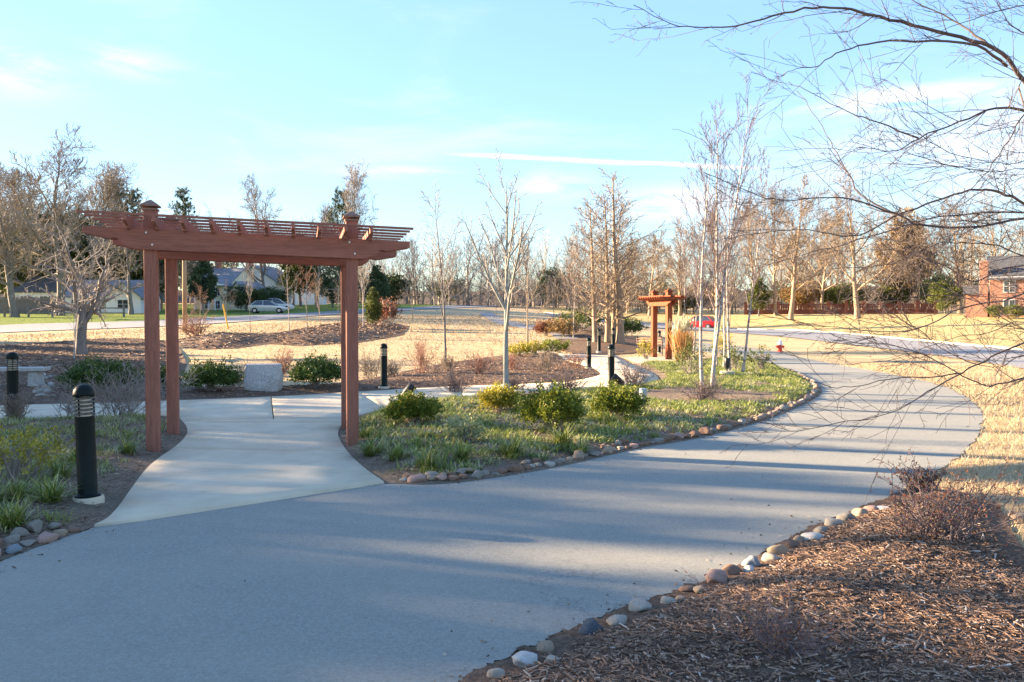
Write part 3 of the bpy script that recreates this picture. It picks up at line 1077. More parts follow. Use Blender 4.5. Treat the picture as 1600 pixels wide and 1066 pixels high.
# --- the small arbour far along the walk -------------------------------
pa, pb = at(1045, 563), spot(1022, 36.6)
pa = spot(1045, 35.2)
ua = (pb - pa)
ua.z = 0
LA = 1.45
AZ = math.atan2(1.398, -0.385)
ar = empty('arbour', (pa.x, pa.y, float(gz_at(pa.x, pa.y)[0]) - 0.05), AZ, 'small sunlit orange-brown timber arbour by the white-stemmed birches', 'arbour')
for x in (0, LA):
    MB().box((x, 0, 1.48), (0.22, 0.22, 2.96)).build('post', 'sunlit_red_timber', ar, bevel=0.01)
    MB().box((x, 0, 2.975), (0.30, 0.30, 0.03)).box((x, 0, 3.03), (0.29, 0.29, 0.08), top=0.15).build('post_cap', 'sunlit_red_timber', ar)
for s in (-1, 1):
    MB().prism([(px + LA / 2, pz + 2.36) for px, pz in end_profile(LA + 0.95, 0.26, 0.10, 0.4)], s * 0.135 - 0.024, s * 0.135 + 0.024).build('beam', 'sunlit_red_timber', ar)
rm2 = MB().prism([(p, q + 2.60) for p, q in end_profile(1.25, 0.14, 0.06, 0.22)], -0.022, 0.022, axis='x').mesh('rafter')
for k in range(10):
    o = link('rafter', rm2, 'sunlit_red_timber', ar)
    o.location = (LA / 2 + (k - 4.5) * 0.235, 0, 0)
sm2 = MB().box((LA / 2, 0, 2.765), (LA + 1.0, 0.04, 0.045)).mesh('slat')
for k in range(4):
    o = link('slat', sm2, 'sunlit_red_timber', ar)
    o.location = (0, (k - 1.5) * 0.33, 0)

# --- bollard lights ------------------------------------------------------
def make_bollard():
    r = empty('bollard_light')
    MB().lathe([(0, -0.08), (0.138, -0.08), (0.138, 0.030), (0.130, 0.05), (0, 0.05)], 24).build('footing', 'concrete', r, smooth=True, sharp=40)
    MB().lathe([(0, 0.05), (0.112, 0.05), (0.112, 0.066), (0.092, 0.075), (0.085, 0.088), (0.085, 0.80), (0, 0.80)], 24).build('post', 'bollard_paint', r, smooth=True, sharp=40)
    MB().lathe([(0, 0.79), (0.062, 0.79), (0.062, 0.995), (0, 0.995)], 20).build('lamp', 'lamp_white', r, smooth=True, sharp=40)
    for k in range(5):
        z = 0.815 + k * 0.036
        MB().lathe([(0.060, z + 0.010), (0.089, z), (0.091, z + 0.005), (0.091, z + 0.015), (0.060, z + 0.022)], 24).build('louvre', 'bollard_paint' if k > 5 else 'louvre_metal', r, smooth=True, sharp=40)
    d = [(0.090, 0.985), (0.094, 0.990), (0.094, 1.010)] + [(0.092 * math.cos(a), 1.012 + 0.088 * math.sin(a)) for a in np.linspace(0.05, math.pi / 2, 7)]
    MB().lathe([(0, 0.985)] + d, 24).build('dome', 'bollard_paint', r, smooth=True, sharp=40)
    for a in (0.4, 2.5, 4.6):
        MB().box((0.080 * math.cos(a), 0.080 * math.sin(a), 0.90), (0.012, 0.012, 0.19)).build('strut', 'bollard_paint', r)
    return r


bol = make_bollard()
BOL = [((138, 791), 1.0, 'black louvred bollard light on a concrete footing, closest to the camera', -1.6),
       ((20, 655), 1.06, 'dark bollard light wrapped in dry brown stalks beside the walk', 0.5),
       ((600, 609), 1.0, 'dark bollard light on a pale footing behind the pergola post', 0),
       ((955, 607), 1.0, 'dark bollard light at the bend of the walk, behind a floodlight', 0.3),
       ((920, 577), 0.98, 'slim bollard light on the tip of the mulch bed by the walk', 0),
       ((936, 553), 0.98, 'small far bollard light among the mulch left of the clustered tree trunks', 0),
       ((958, 551), 1.0, 'far bollard light seen just above the one at the walk bend', 0),
       ((1030, 552), 1.0, 'dark bollard light seen between the posts of the small arbour', 0)]
for i, ((px, py), sc, lab, tilt) in enumerate(BOL):
    o = bol if i == 0 else copy_tree(bol)
    p = on(px, py)
    o.location = p
    o.rotation_euler = (0, R(tilt), 0.7 * i)
    o.scale = (sc,) * 3
    tag(o, lab, 'bollard light', 'bollard lights along the walks')

# --- floodlights --------------------------------------------------------
def floodlight(px, py, lab, yaw, tiltx, h, base):
    p = on(px, py)
    r = empty('floodlight', p, yaw, lab, 'floodlight', 'garden floodlights')
    if base:
        MB().lathe([(0, -0.05), (0.21, -0.05), (0.21, 0.10), (0.19, 0.13), (0, 0.13)], 20).build('footing', 'concrete', r, smooth=True, sharp=40)
    MB().tube([(0, 0, -0.05), (0, 0, h - 0.05)], 0.022, 8).build('stem', 'dark_metal', r)
    MB().box((0, 0, h - 0.05), (0.10, 0.05, 0.05)).build('knuckle', 'dark_metal', r, bevel=0.006)
    rot = Matrix.Rotation(R(tiltx), 3, 'Y')
    hd = MB().lathe([(0, -0.16), (0.05, -0.16), (0.072, -0.12), (0.085, 0.05), (0.092, 0.15), (0.086, 0.16), (0.078, 0.13), (0, 0.13)], 18, (0, 0, h + 0.05), rot)
    ho = hd.build('housing', 'dark_metal', r, smooth=True, sharp=40)
    MB().lathe([(0, 0.136), (0.078, 0.136), (0.078, 0.140), (0, 0.140)], 18, (0, 0, h + 0.05), rot).build('lens', 'lens_glass', ho)


floodlight(637, 638, 'tilted dark floodlight above the boxwood beside the pergola post', 0.2, 42, 0.24, False)
floodlight(966, 612, 'dark floodlight leaning left behind the rounded yellow-green shrub', 0.0, -50, 0.12, False)
floodlight(1136, 591, 'upright dark floodlight on a round concrete footing beside the birches', 1.0, 8, 0.30, True)

p = on(1005, 642)
ub = empty('utility_box', p, 0.15, 'small grey electrical box on a short stake in the planting bed', 'electrical box')
MB().box((0, 0, 0.09), (0.05, 0.05, 0.30)).build('stake', 'grey_plastic', ub, bevel=0.004)
bx = MB().box((0, 0, 0.245), (0.13, 0.10, 0.15)).build('housing', 'grey_plastic', ub, bevel=0.012)
MB().box((0.0, -0.056, 0.245), (0.09, 0.02, 0.10)).build('cover', 'grey_plastic', bx, bevel=0.006)

# --- rough granite block -------------------------------------------------
def rough_block(name, size, seed, amp, levels=4):
    bm = bmesh.new()
    bmesh.ops.create_cube(bm, size=1.0)
    bmesh.ops.subdivide_edges(bm, edges=bm.edges[:], cuts=9, use_grid_fill=True)
    r = random.Random(seed)
    ph = [(r.uniform(-1, 1), r.uniform(-1, 1), r.uniform(-1, 1), r.uniform(0, 6), r.uniform(3, 16)) for _ in range(16)]
    for v in bm.verts:
        q = v.co.copy()
        n = sum(math.sin((a * q.x + b * q.y + c * q.z) * k + f) / (1 + 0.12 * k) for a, b, c, f, k in ph) / 5
        top = q.z > 0.49
        edge = sum(abs(t) > 0.44 for t in q)
        s = 1 + (0 if top and edge == 1 else amp * n) - (0.035 * r.random() + 0.03 if edge >= 2 else 0)
        v.co = Vector((q.x * size[0] * s, q.y * size[1] * s, (q.z + 0.5) * size[2] * (1 if top else 1)))
        if q.z < 0.45:
            v.co += Vector((r.uniform(-1, 1), r.uniform(-1, 1), 0)) * 0.007
    me = bpy.data.meshes.new(name)
    bm.to_mesh(me)
    bm.free()
    for q in me.polygons:
        q.use_smooth = True
    me.set_sharp_from_angle(angle=R(32))
    return me


p = on(407, 617)
o = link('granite_block', rough_block('granite_block', (0.78, 0.45, 0.66), 4, 0.17), 'granite', None, (p.x, p.y + 0.2, p.z - 0.06))
o.rotation_euler = (0, 0, 0.08)
tag(o, 'rough pale granite block standing at the end of the concrete walk', 'stone block')

# --- river stones ----------------------------------------------------------
STONE_SHAPES = []
for sd in range(9):
    bm = bmesh.new()
    bmesh.ops.create_icosphere(bm, subdivisions=3, radius=0.5)
    r = random.Random(sd)
    ang = sd in (2, 5, 7)
    ph = [(Vector((r.gauss(0, 1), r.gauss(0, 1), r.gauss(0, 1))).normalized(), r.uniform(0.26, 0.42)) for _ in range(11 if ang else 7)]
    w2 = [(Vector((r.gauss(0, 1), r.gauss(0, 1), r.gauss(0, 1))) * 2.2, r.uniform(0, 6)) for _ in range(6)]
    for v in bm.verts:
        q = v.co.copy()
        for n, d in ph:               # worn flat facets
            t = q.dot(n) - d
            if t > 0:
                q -= n * t * (0.95 if ang else 0.75)
        q *= 1 + 0.075 * sum(math.sin(q.dot(a) * 3 + f) for a, f in w2) / 2
        v.co = q * (1 + r.uniform(-0.018, 0.018))
    STONE_SHAPES.append(bm)
STONE_MESH = {}


def stone_mesh(shape, col):
    if (shape, col) not in STONE_MESH:
        me = bpy.data.meshes.new('stone')
        STONE_SHAPES[shape].to_mesh(me)
        for q in me.polygons:
            q.use_smooth = True
        me.materials.append(MATS['stone ' + col])
        STONE_MESH[(shape, col)] = me
    return STONE_MESH[(shape, col)]


def stone(x, y, w, d, h, rz, shape, col, label, group, sink=0.28):
    o = link('river_stone', stone_mesh(shape, col))
    o.scale = (w, d, h)
    o.location = (x, y, float(gz_at(x, y)[0]) + h * (0.40 - sink))
    o.rotation_euler = (random.uniform(-0.12, 0.12), random.uniform(-0.12, 0.12), rz)
    tag(o, label, 'stone', group)
    return o


random.seed(3)


def stone_row(line, gap_in, sizes, cols, where, group, skip=()):
    """Stones set side by side along an edge."""
    pts = np.array(line)
    seg = np.hypot(*np.diff(pts, axis=0).T)
    s = np.r_[0, np.cumsum(seg)]
    t, k = 0.10, 0
    while t < s[-1]:
        w = random.uniform(*sizes)
        q = t + w / 2
        i = min(np.searchsorted(s, q) - 1, len(seg) - 1)
        if i < 0 or q > s[-1]:
            break
        e = (pts[i + 1] - pts[i]) / seg[i]
        c = pts[i] + e * (q - s[i])
        nr = np.array([-e[1], e[0]]) * (gap_in + random.uniform(-0.02, 0.05))
        c = c + nr
        col = random.choice(cols)
        sh = random.randrange(9)
        word = 'angular' if sh in (2, 5, 7) else random.choice(('rounded', 'smooth'))
        if not any(a < t < b for a, b in skip):
            stone(c[0], c[1], w, w * random.uniform(0.62, 0.85), w * random.uniform(0.45, 0.66), math.atan2(e[1], e[0]) + random.uniform(-0.35, 0.35), sh, col,
                  '%s %s %s stone, %s %s' % ({0: 'small', 1: 'mid-sized', 2: 'large'}[min(2, int(3 * (w - sizes[0]) / (sizes[1] - sizes[0])))], word, col, nth(k), where), group)
            k += 1
        t += w * random.uniform(0.80, 1.0)


# along the middle bed, from the corner of the walk round to the birches
stone_row(DRIVE_B[:9 * n6], 0.11, (0.10, 0.25), ['tan', 'grey', 'brown', 'tan', 'grey', 'pale grey', 'brown', 'pink'], 'in the row edging the middle bed from the walk', 'stones edging the middle bed')
stone_row(DRIVE_B[:4 * n6], 0.26, (0.10, 0.19), ['grey', 'brown', 'tan'], 'in the back row of the middle bed edge', 'stones edging the middle bed', skip=((1.2, 1.8), (2.2, 3.4), (4.0, 5.0)))
# left bed, from the walk towards the camera
stone_row(DRIVE_L[::-1][:3 * n6], -0.11, (0.12, 0.25), ['tan', 'grey', 'brown', 'tan', 'bluish grey', 'pink', 'brown'], 'in the left bed edge from the near bollard', 'stones edging the left bed')
stone_row(DRIVE_L[::-1][:2 * n6], -0.28, (0.12, 0.22), ['tan', 'brown', 'grey'], 'in the upper row of the left bed edge', 'stones edging the left bed')
# the right-hand bed, single stones as the photograph shows them: x, y, width px, colour, shape, words
SR = [(820, 1042, 62, 'white', 2, 'white angular block stone nearest the bottom edge of the picture'),
      (854, 1022, 42, 'tan', 0, 'tan stone right behind the white block stone'),
      (866, 1044, 36, 'pale grey', 1, 'slim pale grey stone right of the white block stone'),
      (776, 1064, 40, 'pale grey', 3, 'pale grey stone cut by the bottom edge of the picture'),
      (921, 992, 60, 'dark', 7, 'flat slate-dark stone in the right bed edge'),
      (966, 978, 46, 'pale grey', 4, 'pale grey stone just beyond the slate-dark one'),
      (944, 1004, 26, 'brown', 5, 'small brown stone in the mulch below the slate-dark one'),
      (1002, 956, 58, 'pale grey', 5, 'large pale angular stone midway up the right bed edge'),
      (1044, 946, 32, 'pale grey', 1, 'small pale stone between the large pale one and a tan one'),
      (1064, 943, 24, 'tan', 6, 'small tan stone in the middle of the right bed edge'),
      (1074, 926, 34, 'brown', 8, 'small yellow-brown stone against the asphalt edge'),
      (1093, 929, 28, 'tan', 3, 'round tan stone left of the pink rock'),
      (1118, 911, 54, 'pink', 2, 'knobbly pink rock in the right bed edge'),
      (1142, 898, 46, 'brown', 0, 'smooth red-brown stone beside the pink rock'),
      (1173, 888, 44, 'bluish grey', 7, 'flat bluish stone beyond the red-brown one'),
      (1171, 897, 24, 'white', 4, 'small white stone in front of the flat bluish one'),
      (1205, 881, 36, 'pale grey', 1, 'pale grey stone in front of the long tan one'),
      (1216, 868, 44, 'tan', 3, 'long tan stone midway to the reddish shrub'),
      (1236, 857, 42, 'brown', 6, 'brown stone just beyond the long tan one'),
      (1268, 846, 42, 'white', 8, 'flat whitish stone in the right bed edge'),
      (1248, 849, 28, 'tan', 0, 'small tan stone left of the flat whitish one'),
      (1284, 836, 32, 'grey', 4, 'low grey stone left of the two big rounded ones'),
      (1302, 823, 38, 'pale grey', 1, 'big rounded pale stone near the reddish shrub'),
      (1322, 815, 36, 'grey', 3, 'rounded grey stone touching the big pale one'),
      (1346, 808, 38, 'tan', 0, 'peach-tan stone left of the reddish shrub'),
      (1361, 801, 32, 'pink', 8, 'pinkish stone at the top end of the right bed edge'),
      (1380, 803, 32, 'white', 5, 'whitish stone half under the reddish shrub'),
      (1592, 812, 44, 'tan', 1, 'round tan boulder at the right edge of the picture')]
for (px, py, w, col, sh, lab) in SR:
    p = at(px, py)
    m = w / FPX * p.y
    stone(p.x, p.y, m * 0.84, m * random.uniform(0.62, 0.9), m * random.uniform(0.46, 0.62), random.uniform(-0.5, 0.7), sh, col, lab, 'stones edging the right bed', 0.36)
# rock spill by the stone bench, far left
rp = random.Random(8)
bench_rocks = []
for k in range(26):
    px, py = rp.uniform(55, 85), rp.uniform(592, 628)
    p = at(px, py)
    stone(p.x, p.y, rp.uniform(0.13, 0.26), rp.uniform(0.13, 0.24), rp.uniform(0.10, 0.17), rp.uniform(0, 6), rp.randrange(9), rp.choice(['white', 'pale grey', 'grey', 'tan']),
          'pale rock in the spill beside the stone bench behind the walk', 'rocks spilled beside the stone bench')

# stone bench at the left edge
p = on(22, 612)
sb = empty('stone_bench', (p.x, p.y, p.z), 0.1, 'pale stone slab bench behind the left bollard, at the picture edge', 'bench')
MB().box((0, 0, 0.43), (1.50, 0.45, 0.09)).build('seat', 'garden_stone', sb, bevel=0.012)
for sx in (-0.5, 0.5):
    MB().box((sx, 0, 0.18), (0.24, 0.36, 0.40), top=0.92).build('leg', 'garden_stone', sb, bevel=0.012)

# bench under the arbour
p = spot(1019, 38.5)
bn = empty('park_bench', (p.x, p.y, float(gz_at(p.x, p.y)[0])), 2.6, 'wooden bench with dark metal arms beside the small arbour', 'bench')
for k in range(4):
    MB().box((0, -0.18 + 0.12 * k, 0.44), (1.3, 0.09, 0.035)).build('seat_slat', 'bench_wood', bn)
for k in range(3):
    MB().box((0, 0.27 + 0.03 * k, 0.56 + 0.12 * k), (1.3, 0.03, 0.09)).build('back_slat', 'bench_wood', bn)
for sx in (-0.6, 0.6):
    a = MB().tube([(sx, -0.2, 0), (sx, -0.2, 0.64), (sx, 0.2, 0.66), (sx, 0.24, 0.40)], 0.022, 6)
    a.tube([(sx, 0.24, 0), (sx, 0.24, 0.42), (sx, 0.36, 0.9)], 0.022, 6).build('arm', 'dark_metal', bn)

# fire hydrant
p = spot(1219, 43.2)
hy = empty('fire_hydrant', p, 0.3, 'red and white fire hydrant on the dry grass by the street', 'fire hydrant')
MB().lathe([(0, 0), (0.17, 0), (0.17, 0.04), (0.11, 0.05), (0.105, 0.36), (0, 0.36)], 14).build('barrel', 'hydrant_red', hy, smooth=True, sharp=40)
MB().lathe([(0, 0.36), (0.145, 0.36), (0.145, 0.41), (0.115, 0.42), (0.11, 0.50), (0.07, 0.58), (0.03, 0.60), (0.03, 0.64), (0, 0.64)], 14).build('bonnet', 'hydrant_white', hy, smooth=True, sharp=40)
for a in (0, math.pi / 2, math.pi):
    MB().lathe([(0, 0), (0.05, 0), (0.05, 0.09), (0.065, 0.09), (0.065, 0.14), (0, 0.14)], 10, (0.09 * math.cos(a), 0.09 * math.sin(a), 0.26), Matrix.Rotation(a, 3, 'Z') @ Matrix.Rotation(R(90), 3, 'Y')).build('outlet', 'hydrant_red', hy)

# --- cars -------------------------------------------------------------------
def car(name, loc, rz, paint, lab, tall=1.0):
    r = empty(name, loc, rz, lab, 'car')
    # sections along x (front = +x): x, half width, sill z, shoulder z
    sec = [(-2.2, 0.62, 0.42, 0.72), (-2.12, 0.76, 0.30, 0.92), (-1.75, 0.84, 0.24, 0.98), (-0.8, 0.88, 0.22, 0.96), (0.3, 0.88, 0.22, 0.94), (1.0, 0.87, 0.22, 0.90), (1.7, 0.83, 0.24, 0.80), (2.12, 0.72, 0.30, 0.66), (2.24, 0.56, 0.40, 0.56)]
    vs, fs = [], []
    for x, w, z0, z1 in sec:
        zs = z0 + (z1 - z0) * 0.55
        vs += [(x, -w * 0.86, z0), (x, -w, zs * 0.9), (x, -w * 0.98, z1 - 0.06), (x, -w * 0.86, z1), (x, w * 0.86, z1), (x, w * 0.98, z1 - 0.06), (x, w, zs * 0.9), (x, w * 0.86, z0)]
    for i in range(len(sec) - 1):
        for k in range(8):
            fs.append((i * 8 + k, i * 8 + (k + 1) % 8, (i + 1) * 8 + (k + 1) % 8, (i + 1) * 8 + k))
    fs += [tuple(range(8)), tuple(range(8 * (len(sec) - 1), 8 * len(sec)))]
    MB().add(vs, fs).build('body', paint, r, smooth=True, sharp=35)
    # cabin: glass house with roof
    ca = [(-1.85, 0.76, 0.95), (-1.30, 0.62, 1.40 * tall), (-0.2, 0.63, 1.46 * tall), (0.35, 0.62, 1.40 * tall), (1.15, 0.76, 0.88)]
    vs, fs = [], []
    for x, w, z in ca:
        vs += [(x, -w, z), (x, w, z)]
    base = [(-1.85, -0.78, 0.90), (-1.85, 0.78, 0.90), (1.15, -0.78, 0.84), (1.15, 0.78, 0.84)]
    for i in range(len(ca) - 1):
        fs.append((2 * i, 2 * i + 1, 2 * i + 3, 2 * i + 2))
    fs += [(0, 2, 4, 6, 8), (1, 9, 7, 5, 3), (0, 8, 9, 1)]
    MB().add(vs, fs).build('window_glass', 'pane_dark', r)
    MB().add([(x, s * (w + 0.012), z + 0.012) for x, w, z in ca[1:4] for s in (-1, 1)] + [(x, s * (w - 0.02), z + 0.035) for x, w, z in ca[1:4] for s in (-1, 1)],
             [(0, 1, 3, 2), (2, 3, 5, 4), (6, 8, 9, 7), (8, 10, 11, 9), (0, 2, 8, 6), (2, 4, 10, 8), (1, 7, 9, 3), (3, 9, 11, 5), (0, 6, 7, 1), (4, 5, 11, 10)]).build('roof', paint, r)
    for s in (-1, 1):
        for x0, z0, x1, z1 in ((-1.83, 0.95, -1.30, 1.40 * tall), (0.35, 1.40 * tall, 1.15, 0.90), (-0.45, 0.94, -0.45, 1.45 * tall)):
            MB().tube([(x0, s * 0.775, z0), (x1, s * (0.64 if x0 != 0.35 else 0.775), z1)] if x0 != 0.35 else [(x0, s * 0.64, z0), (x1, s * 0.775, z1)], 0.035, 5).build('pillar', paint, r)
        for x in (-1.38, 1.38):
            wmb = MB().lathe([(0.17, -0.1), (0.30, -0.11), (0.325, -0.06), (0.325, 0.06), (0.30, 0.11), (0.17, 0.1)], 18, (x, s * 0.80, 0.325), Matrix.Rotation(R(90), 3, 'X'))
            wo_ = wmb.build('wheel', 'tyre_rubber', r, smooth=True, sharp=40)
            MB().lathe([(0, -0.09), (0.18, -0.09), (0.19, 0.09), (0, 0.09)], 12, (x, s * 0.80, 0.325), Matrix.Rotation(R(90), 3, 'X')).build('rim', 'rim_metal', wo_)
        MB().box((2.10, s * 0.56, 0.64), (0.16, 0.26, 0.10)).build('headlight', 'headlight_glass', r, bevel=0.02)
        MB().box((-2.12, s * 0.58, 0.78), (0.12, 0.24, 0.12)).build('tail_light', 'lamp_red', r, bevel=0.02)
    return r


p = spot(1093, 96)
car('parked_car', (p.x, p.y, p.z + 0.05), 2.5, 'red_paint', 'bright red car on the street behind the birches', 1.05)
p = spot(419, 97)
car('parked_car', (p.x, p.y, p.z + 0.03), 0.12, 'silver_paint', 'silver car parked on the grass across the lane')
p = spot(432, 106)
car('parked_car', (p.x, p.y, p.z + 0.03), 0.2, 'white_paint', 'white car half hidden behind the silver parked car', 1.1)

# --- utility pole and guy guard ------------------------------------------------
p = spot(289, 53)
pz = float(gz_at(p.x, p.y)[0])
po = empty('utility_pole', (p.x, p.y, pz - 0.05), 0.3, 'tall wooden utility pole beside the lane, seen under the pergola beam', 'utility pole')
MB().tube([(0, 0, 0), (0, 0, 3), (0.02, 0, 7.4)], [0.15, 0.14, 0.11], 10).build('shaft', 'pole_wood', po, smooth=True)
MB().box((0, 0.14, 7.0), (1.5, 0.09, 0.11)).build('crossarm', 'pole_wood', po)
p = spot(349, 58)
pz = float(gz_at(p.x, p.y)[0])
MBg = MB().tube([(-0.36, 0, 1.75), (0.0, 0, -0.05)], 0.05, 8)
o = MBg.build('guy_wire_guard', 'guard_yellow', None, (p.x + 0.35, p.y, pz))
tag(o, 'slanted yellow guy wire guard in the lawn beside the lane', 'wire guard')

# --- houses ---------------------------------------------------------------------
def window(parent, x, z, w, h, y, axis='x'):
    f = MB().box((x, y - 0.03, z), (w + 0.16, 0.06, h + 0.16)).build('window', 'white_trim', parent)
    MB().box((x, y - 0.065, z), (w, 0.03, h)).build('pane', 'pane_dark', f)
    MB().box((x, y - 0.085, z), (0.05, 0.02, h)).box((x, y - 0.086, z), (w, 0.02, 0.05)).build('glazing_bar', 'white_trim', f)


def gable(parent, x0, x1, y0, y1, z0, z1, rise, wall, roof, along='x', over=0.35, name='wall'):
    """A block with a gable roof; ridge runs along x or y."""
    if along == 'x':
        ym = (y0 + y1) / 2
        MB().prism([(y0, z0), (y1, z0), (y1, z1), (ym, z1 + rise), (y0, z1)], x0, x1, 'x').build(name, wall, parent)
        k = rise / (ym - y0)
        prof = [(y0 - over, z1 - k * over), (ym, z1 + rise), (y1 + over, z1 - k * over), (y1 + over, z1 - k * over + 0.18), (ym, z1 + rise + 0.2), (y0 - over, z1 - k * over + 0.18)]
        return MB().prism(prof, x0 - over, x1 + over, 'x').build('roof', roof, parent)
    xm = (x0 + x1) / 2
    MB().prism([(x0, z0), (x1, z0), (x1, z1), (xm, z1 + rise), (x0, z1)], y0, y1, 'y').build(name, wall, parent)
    k = rise / (xm - x0)
    prof = [(x0 - over, z1 - k * over), (xm, z1 + rise), (x1 + over, z1 - k * over), (x1 + over, z1 - k * over + 0.18), (xm, z1 + rise + 0.2), (x0 - over, z1 - k * over + 0.18)]
    return MB().prism(prof, y0 - over, y1 + over, 'y').build('roof', roof, parent)


# white bungalow with a grey roof
p = spot(165, 98)
h1 = empty('bungalow', (p.x, p.y, p.z - 0.4), 0.1, 'long white bungalow with a grey gable roof behind the bare trees', 'house', None, 0.74)
gable(h1, -6.0, 6.0, 0, 8, 0, 3.2, 2.6, 'white_siding', 'grey_shingle', 'x')
gable(h1, 1.0, 6.3, -2.5, 4, 0, 3.0, 2.2, 'white_siding', 'grey_shingle', 'y')
for x in (-4.8, -3.6, -1.2, -0.1):
    window(h1, x, 2.0, 0.8, 1.3, -0.005)
window(h1, 3.6, 1.9, 1.5, 1.3, -2.505)
MB().box((-2.4, -0.03, 1.4), (0.95, 0.06, 2.1)).build('door', 'white_trim', h1)
# dark-roofed cottage at the left
p = spot(66, 100)
h2 = empty('cottage', (p.x, p.y, p.z - 0.4), 0.05, 'low white cottage with a dark hipped roof behind the board fence', 'house', None, 0.8)
MB().box((0, 3, 1.7), (8.5, 6, 3.4)).build('wall', 'white_siding', h2)
MB().add([(-4.8, -0.5, 3.4), (4.8, -0.5, 3.4), (4.8, 6.5, 3.4), (-4.8, 6.5, 3.4), (-2.4, 3, 6.0), (2.4, 3, 6.0)], [(0, 1, 5, 4), (1, 2, 5), (2, 3, 4, 5), (3, 0, 4), (0, 3, 2, 1)]).build('roof', 'dark_shingle', h2)
for x in (0.3, 1.5):
    window(h2, x, 2.3, 0.85, 1.1, -0.005)
window(h2, -2.6, 2.3, 0.85, 1.1, -0.005)
# board fence and rail fence
p = spot(35, 93)
fn = empty('board_fence', (p.x, p.y, p.z), 0.03, 'weathered grey board fence in front of the dark-roofed cottage', 'fence')
bme = MB().box((0, 0, 0.9), (0.235, 0.03, 1.9)).mesh('board')
for k in range(34):
    o = link('board', bme, 'fence_board', fn)
    o.location = (-4.2 + 0.25 * k, 0, 0.05 * math.sin(k * 2.3))
for z in (0.5, 1.4):
    MB().box((-0.1, 0.04, z), (8.6, 0.05, 0.10)).build('rail', 'fence_board', fn)
p = spot(45, 84)
rf = empty('rail_fence', (p.x, p.y, p.z - 0.05), 0.02, 'open post and rail fence along the far side of the lane', 'fence')
for k in range(-3, 5):
    MB().box((k * 2.4, 0, 0.62), (0.16, 0.16, 1.35)).build('post', 'fence_board', rf)
for z in (0.5, 1.0):
    MB().box((1.2, 0.09, z), (17.0, 0.05, 0.12)).build('rail', 'fence_board', rf)
# two-storey yellow house
p = spot(343, 112)
h3 = empty('two_storey_house', (p.x, p.y, p.z - 0.5), -0.35, 'pale yellow two-storey house with blue-grey roof and porch', 'house', None, 0.72)
gable(h3, -5.5, 2.2, 0, 9, 0, 5.4, 3.2, 'yellow_siding', 'grey_shingle', 'x')
gable(h3, -2.4, 2.4, -1.8, 4, 0, 5.2, 1.8, 'yellow_siding', 'grey_shingle', 'y')
gable(h3, 2.4, 6.6, -0.6, 6, 0, 3.4, 2.4, 'yellow_siding', 'grey_shingle', 'y')
for x in (-1.2, 1.2):
    window(h3, x, 4.0, 0.9, 1.4, -1.805)
    window(h3, x, 1.6, 0.9, 1.4, -1.805)
window(h3, 4.5, 2.0, 1.0, 1.5, -0.605)
window(h3, -4.2, 4.0, 0.9, 1.4, -0.005)
MB().box((0, -3.0, 5.25), (5.2, 2.4, 0.25)).build('porch_roof', 'white_trim', h3)
for x in (-2.3, -0.8, 0.8, 2.3):
    MB().tube([(x, -3.9, 0), (x, -3.9, 5.15)], 0.14, 8).build('column', 'white_trim', h3)
MB().box((-4.3, 5, 9.0), (0.8, 0.8, 2.2)).build('chimney', 'red_brick', h3)
# white house further back
p = spot(398, 128)
h4 = empty('far_house', (p.x, p.y, p.z - 0.4), -0.2, 'small white gabled house with chimney beyond the yellow house', 'house')
gable(h4, -3.6, 3.6, 0, 7, 0, 4.2, 2.4, 'white_siding', 'grey_shingle', 'y')
window(h4, -1.2, 2.4, 0.9, 1.3, -0.005)
window(h4, 1.2, 2.4, 0.9, 1.3, -0.005)
MB().box((-2.4, 3, 6.3), (0.9, 0.9, 2.0)).build('chimney', 'red_brick', h4)
p = spot(487, 140)
h5 = empty('far_house', (p.x, p.y, p.z - 0.4), 0.5, 'little white gable glimpsed between the young trees', 'house')
gable(h5, -2.6, 2.6, 0, 6, 0, 4.8, 2.8, 'white_siding', 'grey_shingle', 'y')
window(h5, 0, 3.4, 1.0, 1.3, -0.005)

# brick house at the right edge
p = spot(1585, 86)
h6 = empty('brick_house', (p.x, p.y, p.z - 0.4), -0.5, 'sunlit red brick house with white trim at the right edge', 'house', None, 0.86)
gable(h6, -2.6, 9.0, 0, 9, 0, 5.2, 2.8, 'red_brick', 'dark_shingle', 'x')
gable(h6, -5.2, -2.6, 1.2, 6, 0, 3.4, 0.9, 'red_brick', 'dark_shingle', 'x', name='wing_wall')
MB().box((-3.3, 0.7, 3.6), (0.9, 0.9, 7.6)).build('chimney', 'red_brick', h6)
for x in (-0.6, 2.2, 5.0):
    window(h6, x, 1.7, 1.1, 1.7, -0.005)
    window(h6, x, 4.2, 1.1, 1.3, -0.005)
MB().box((0.4, -0.05, 5.25), (6.2, 0.12, 0.25)).build('cornice', 'white_trim', h6)
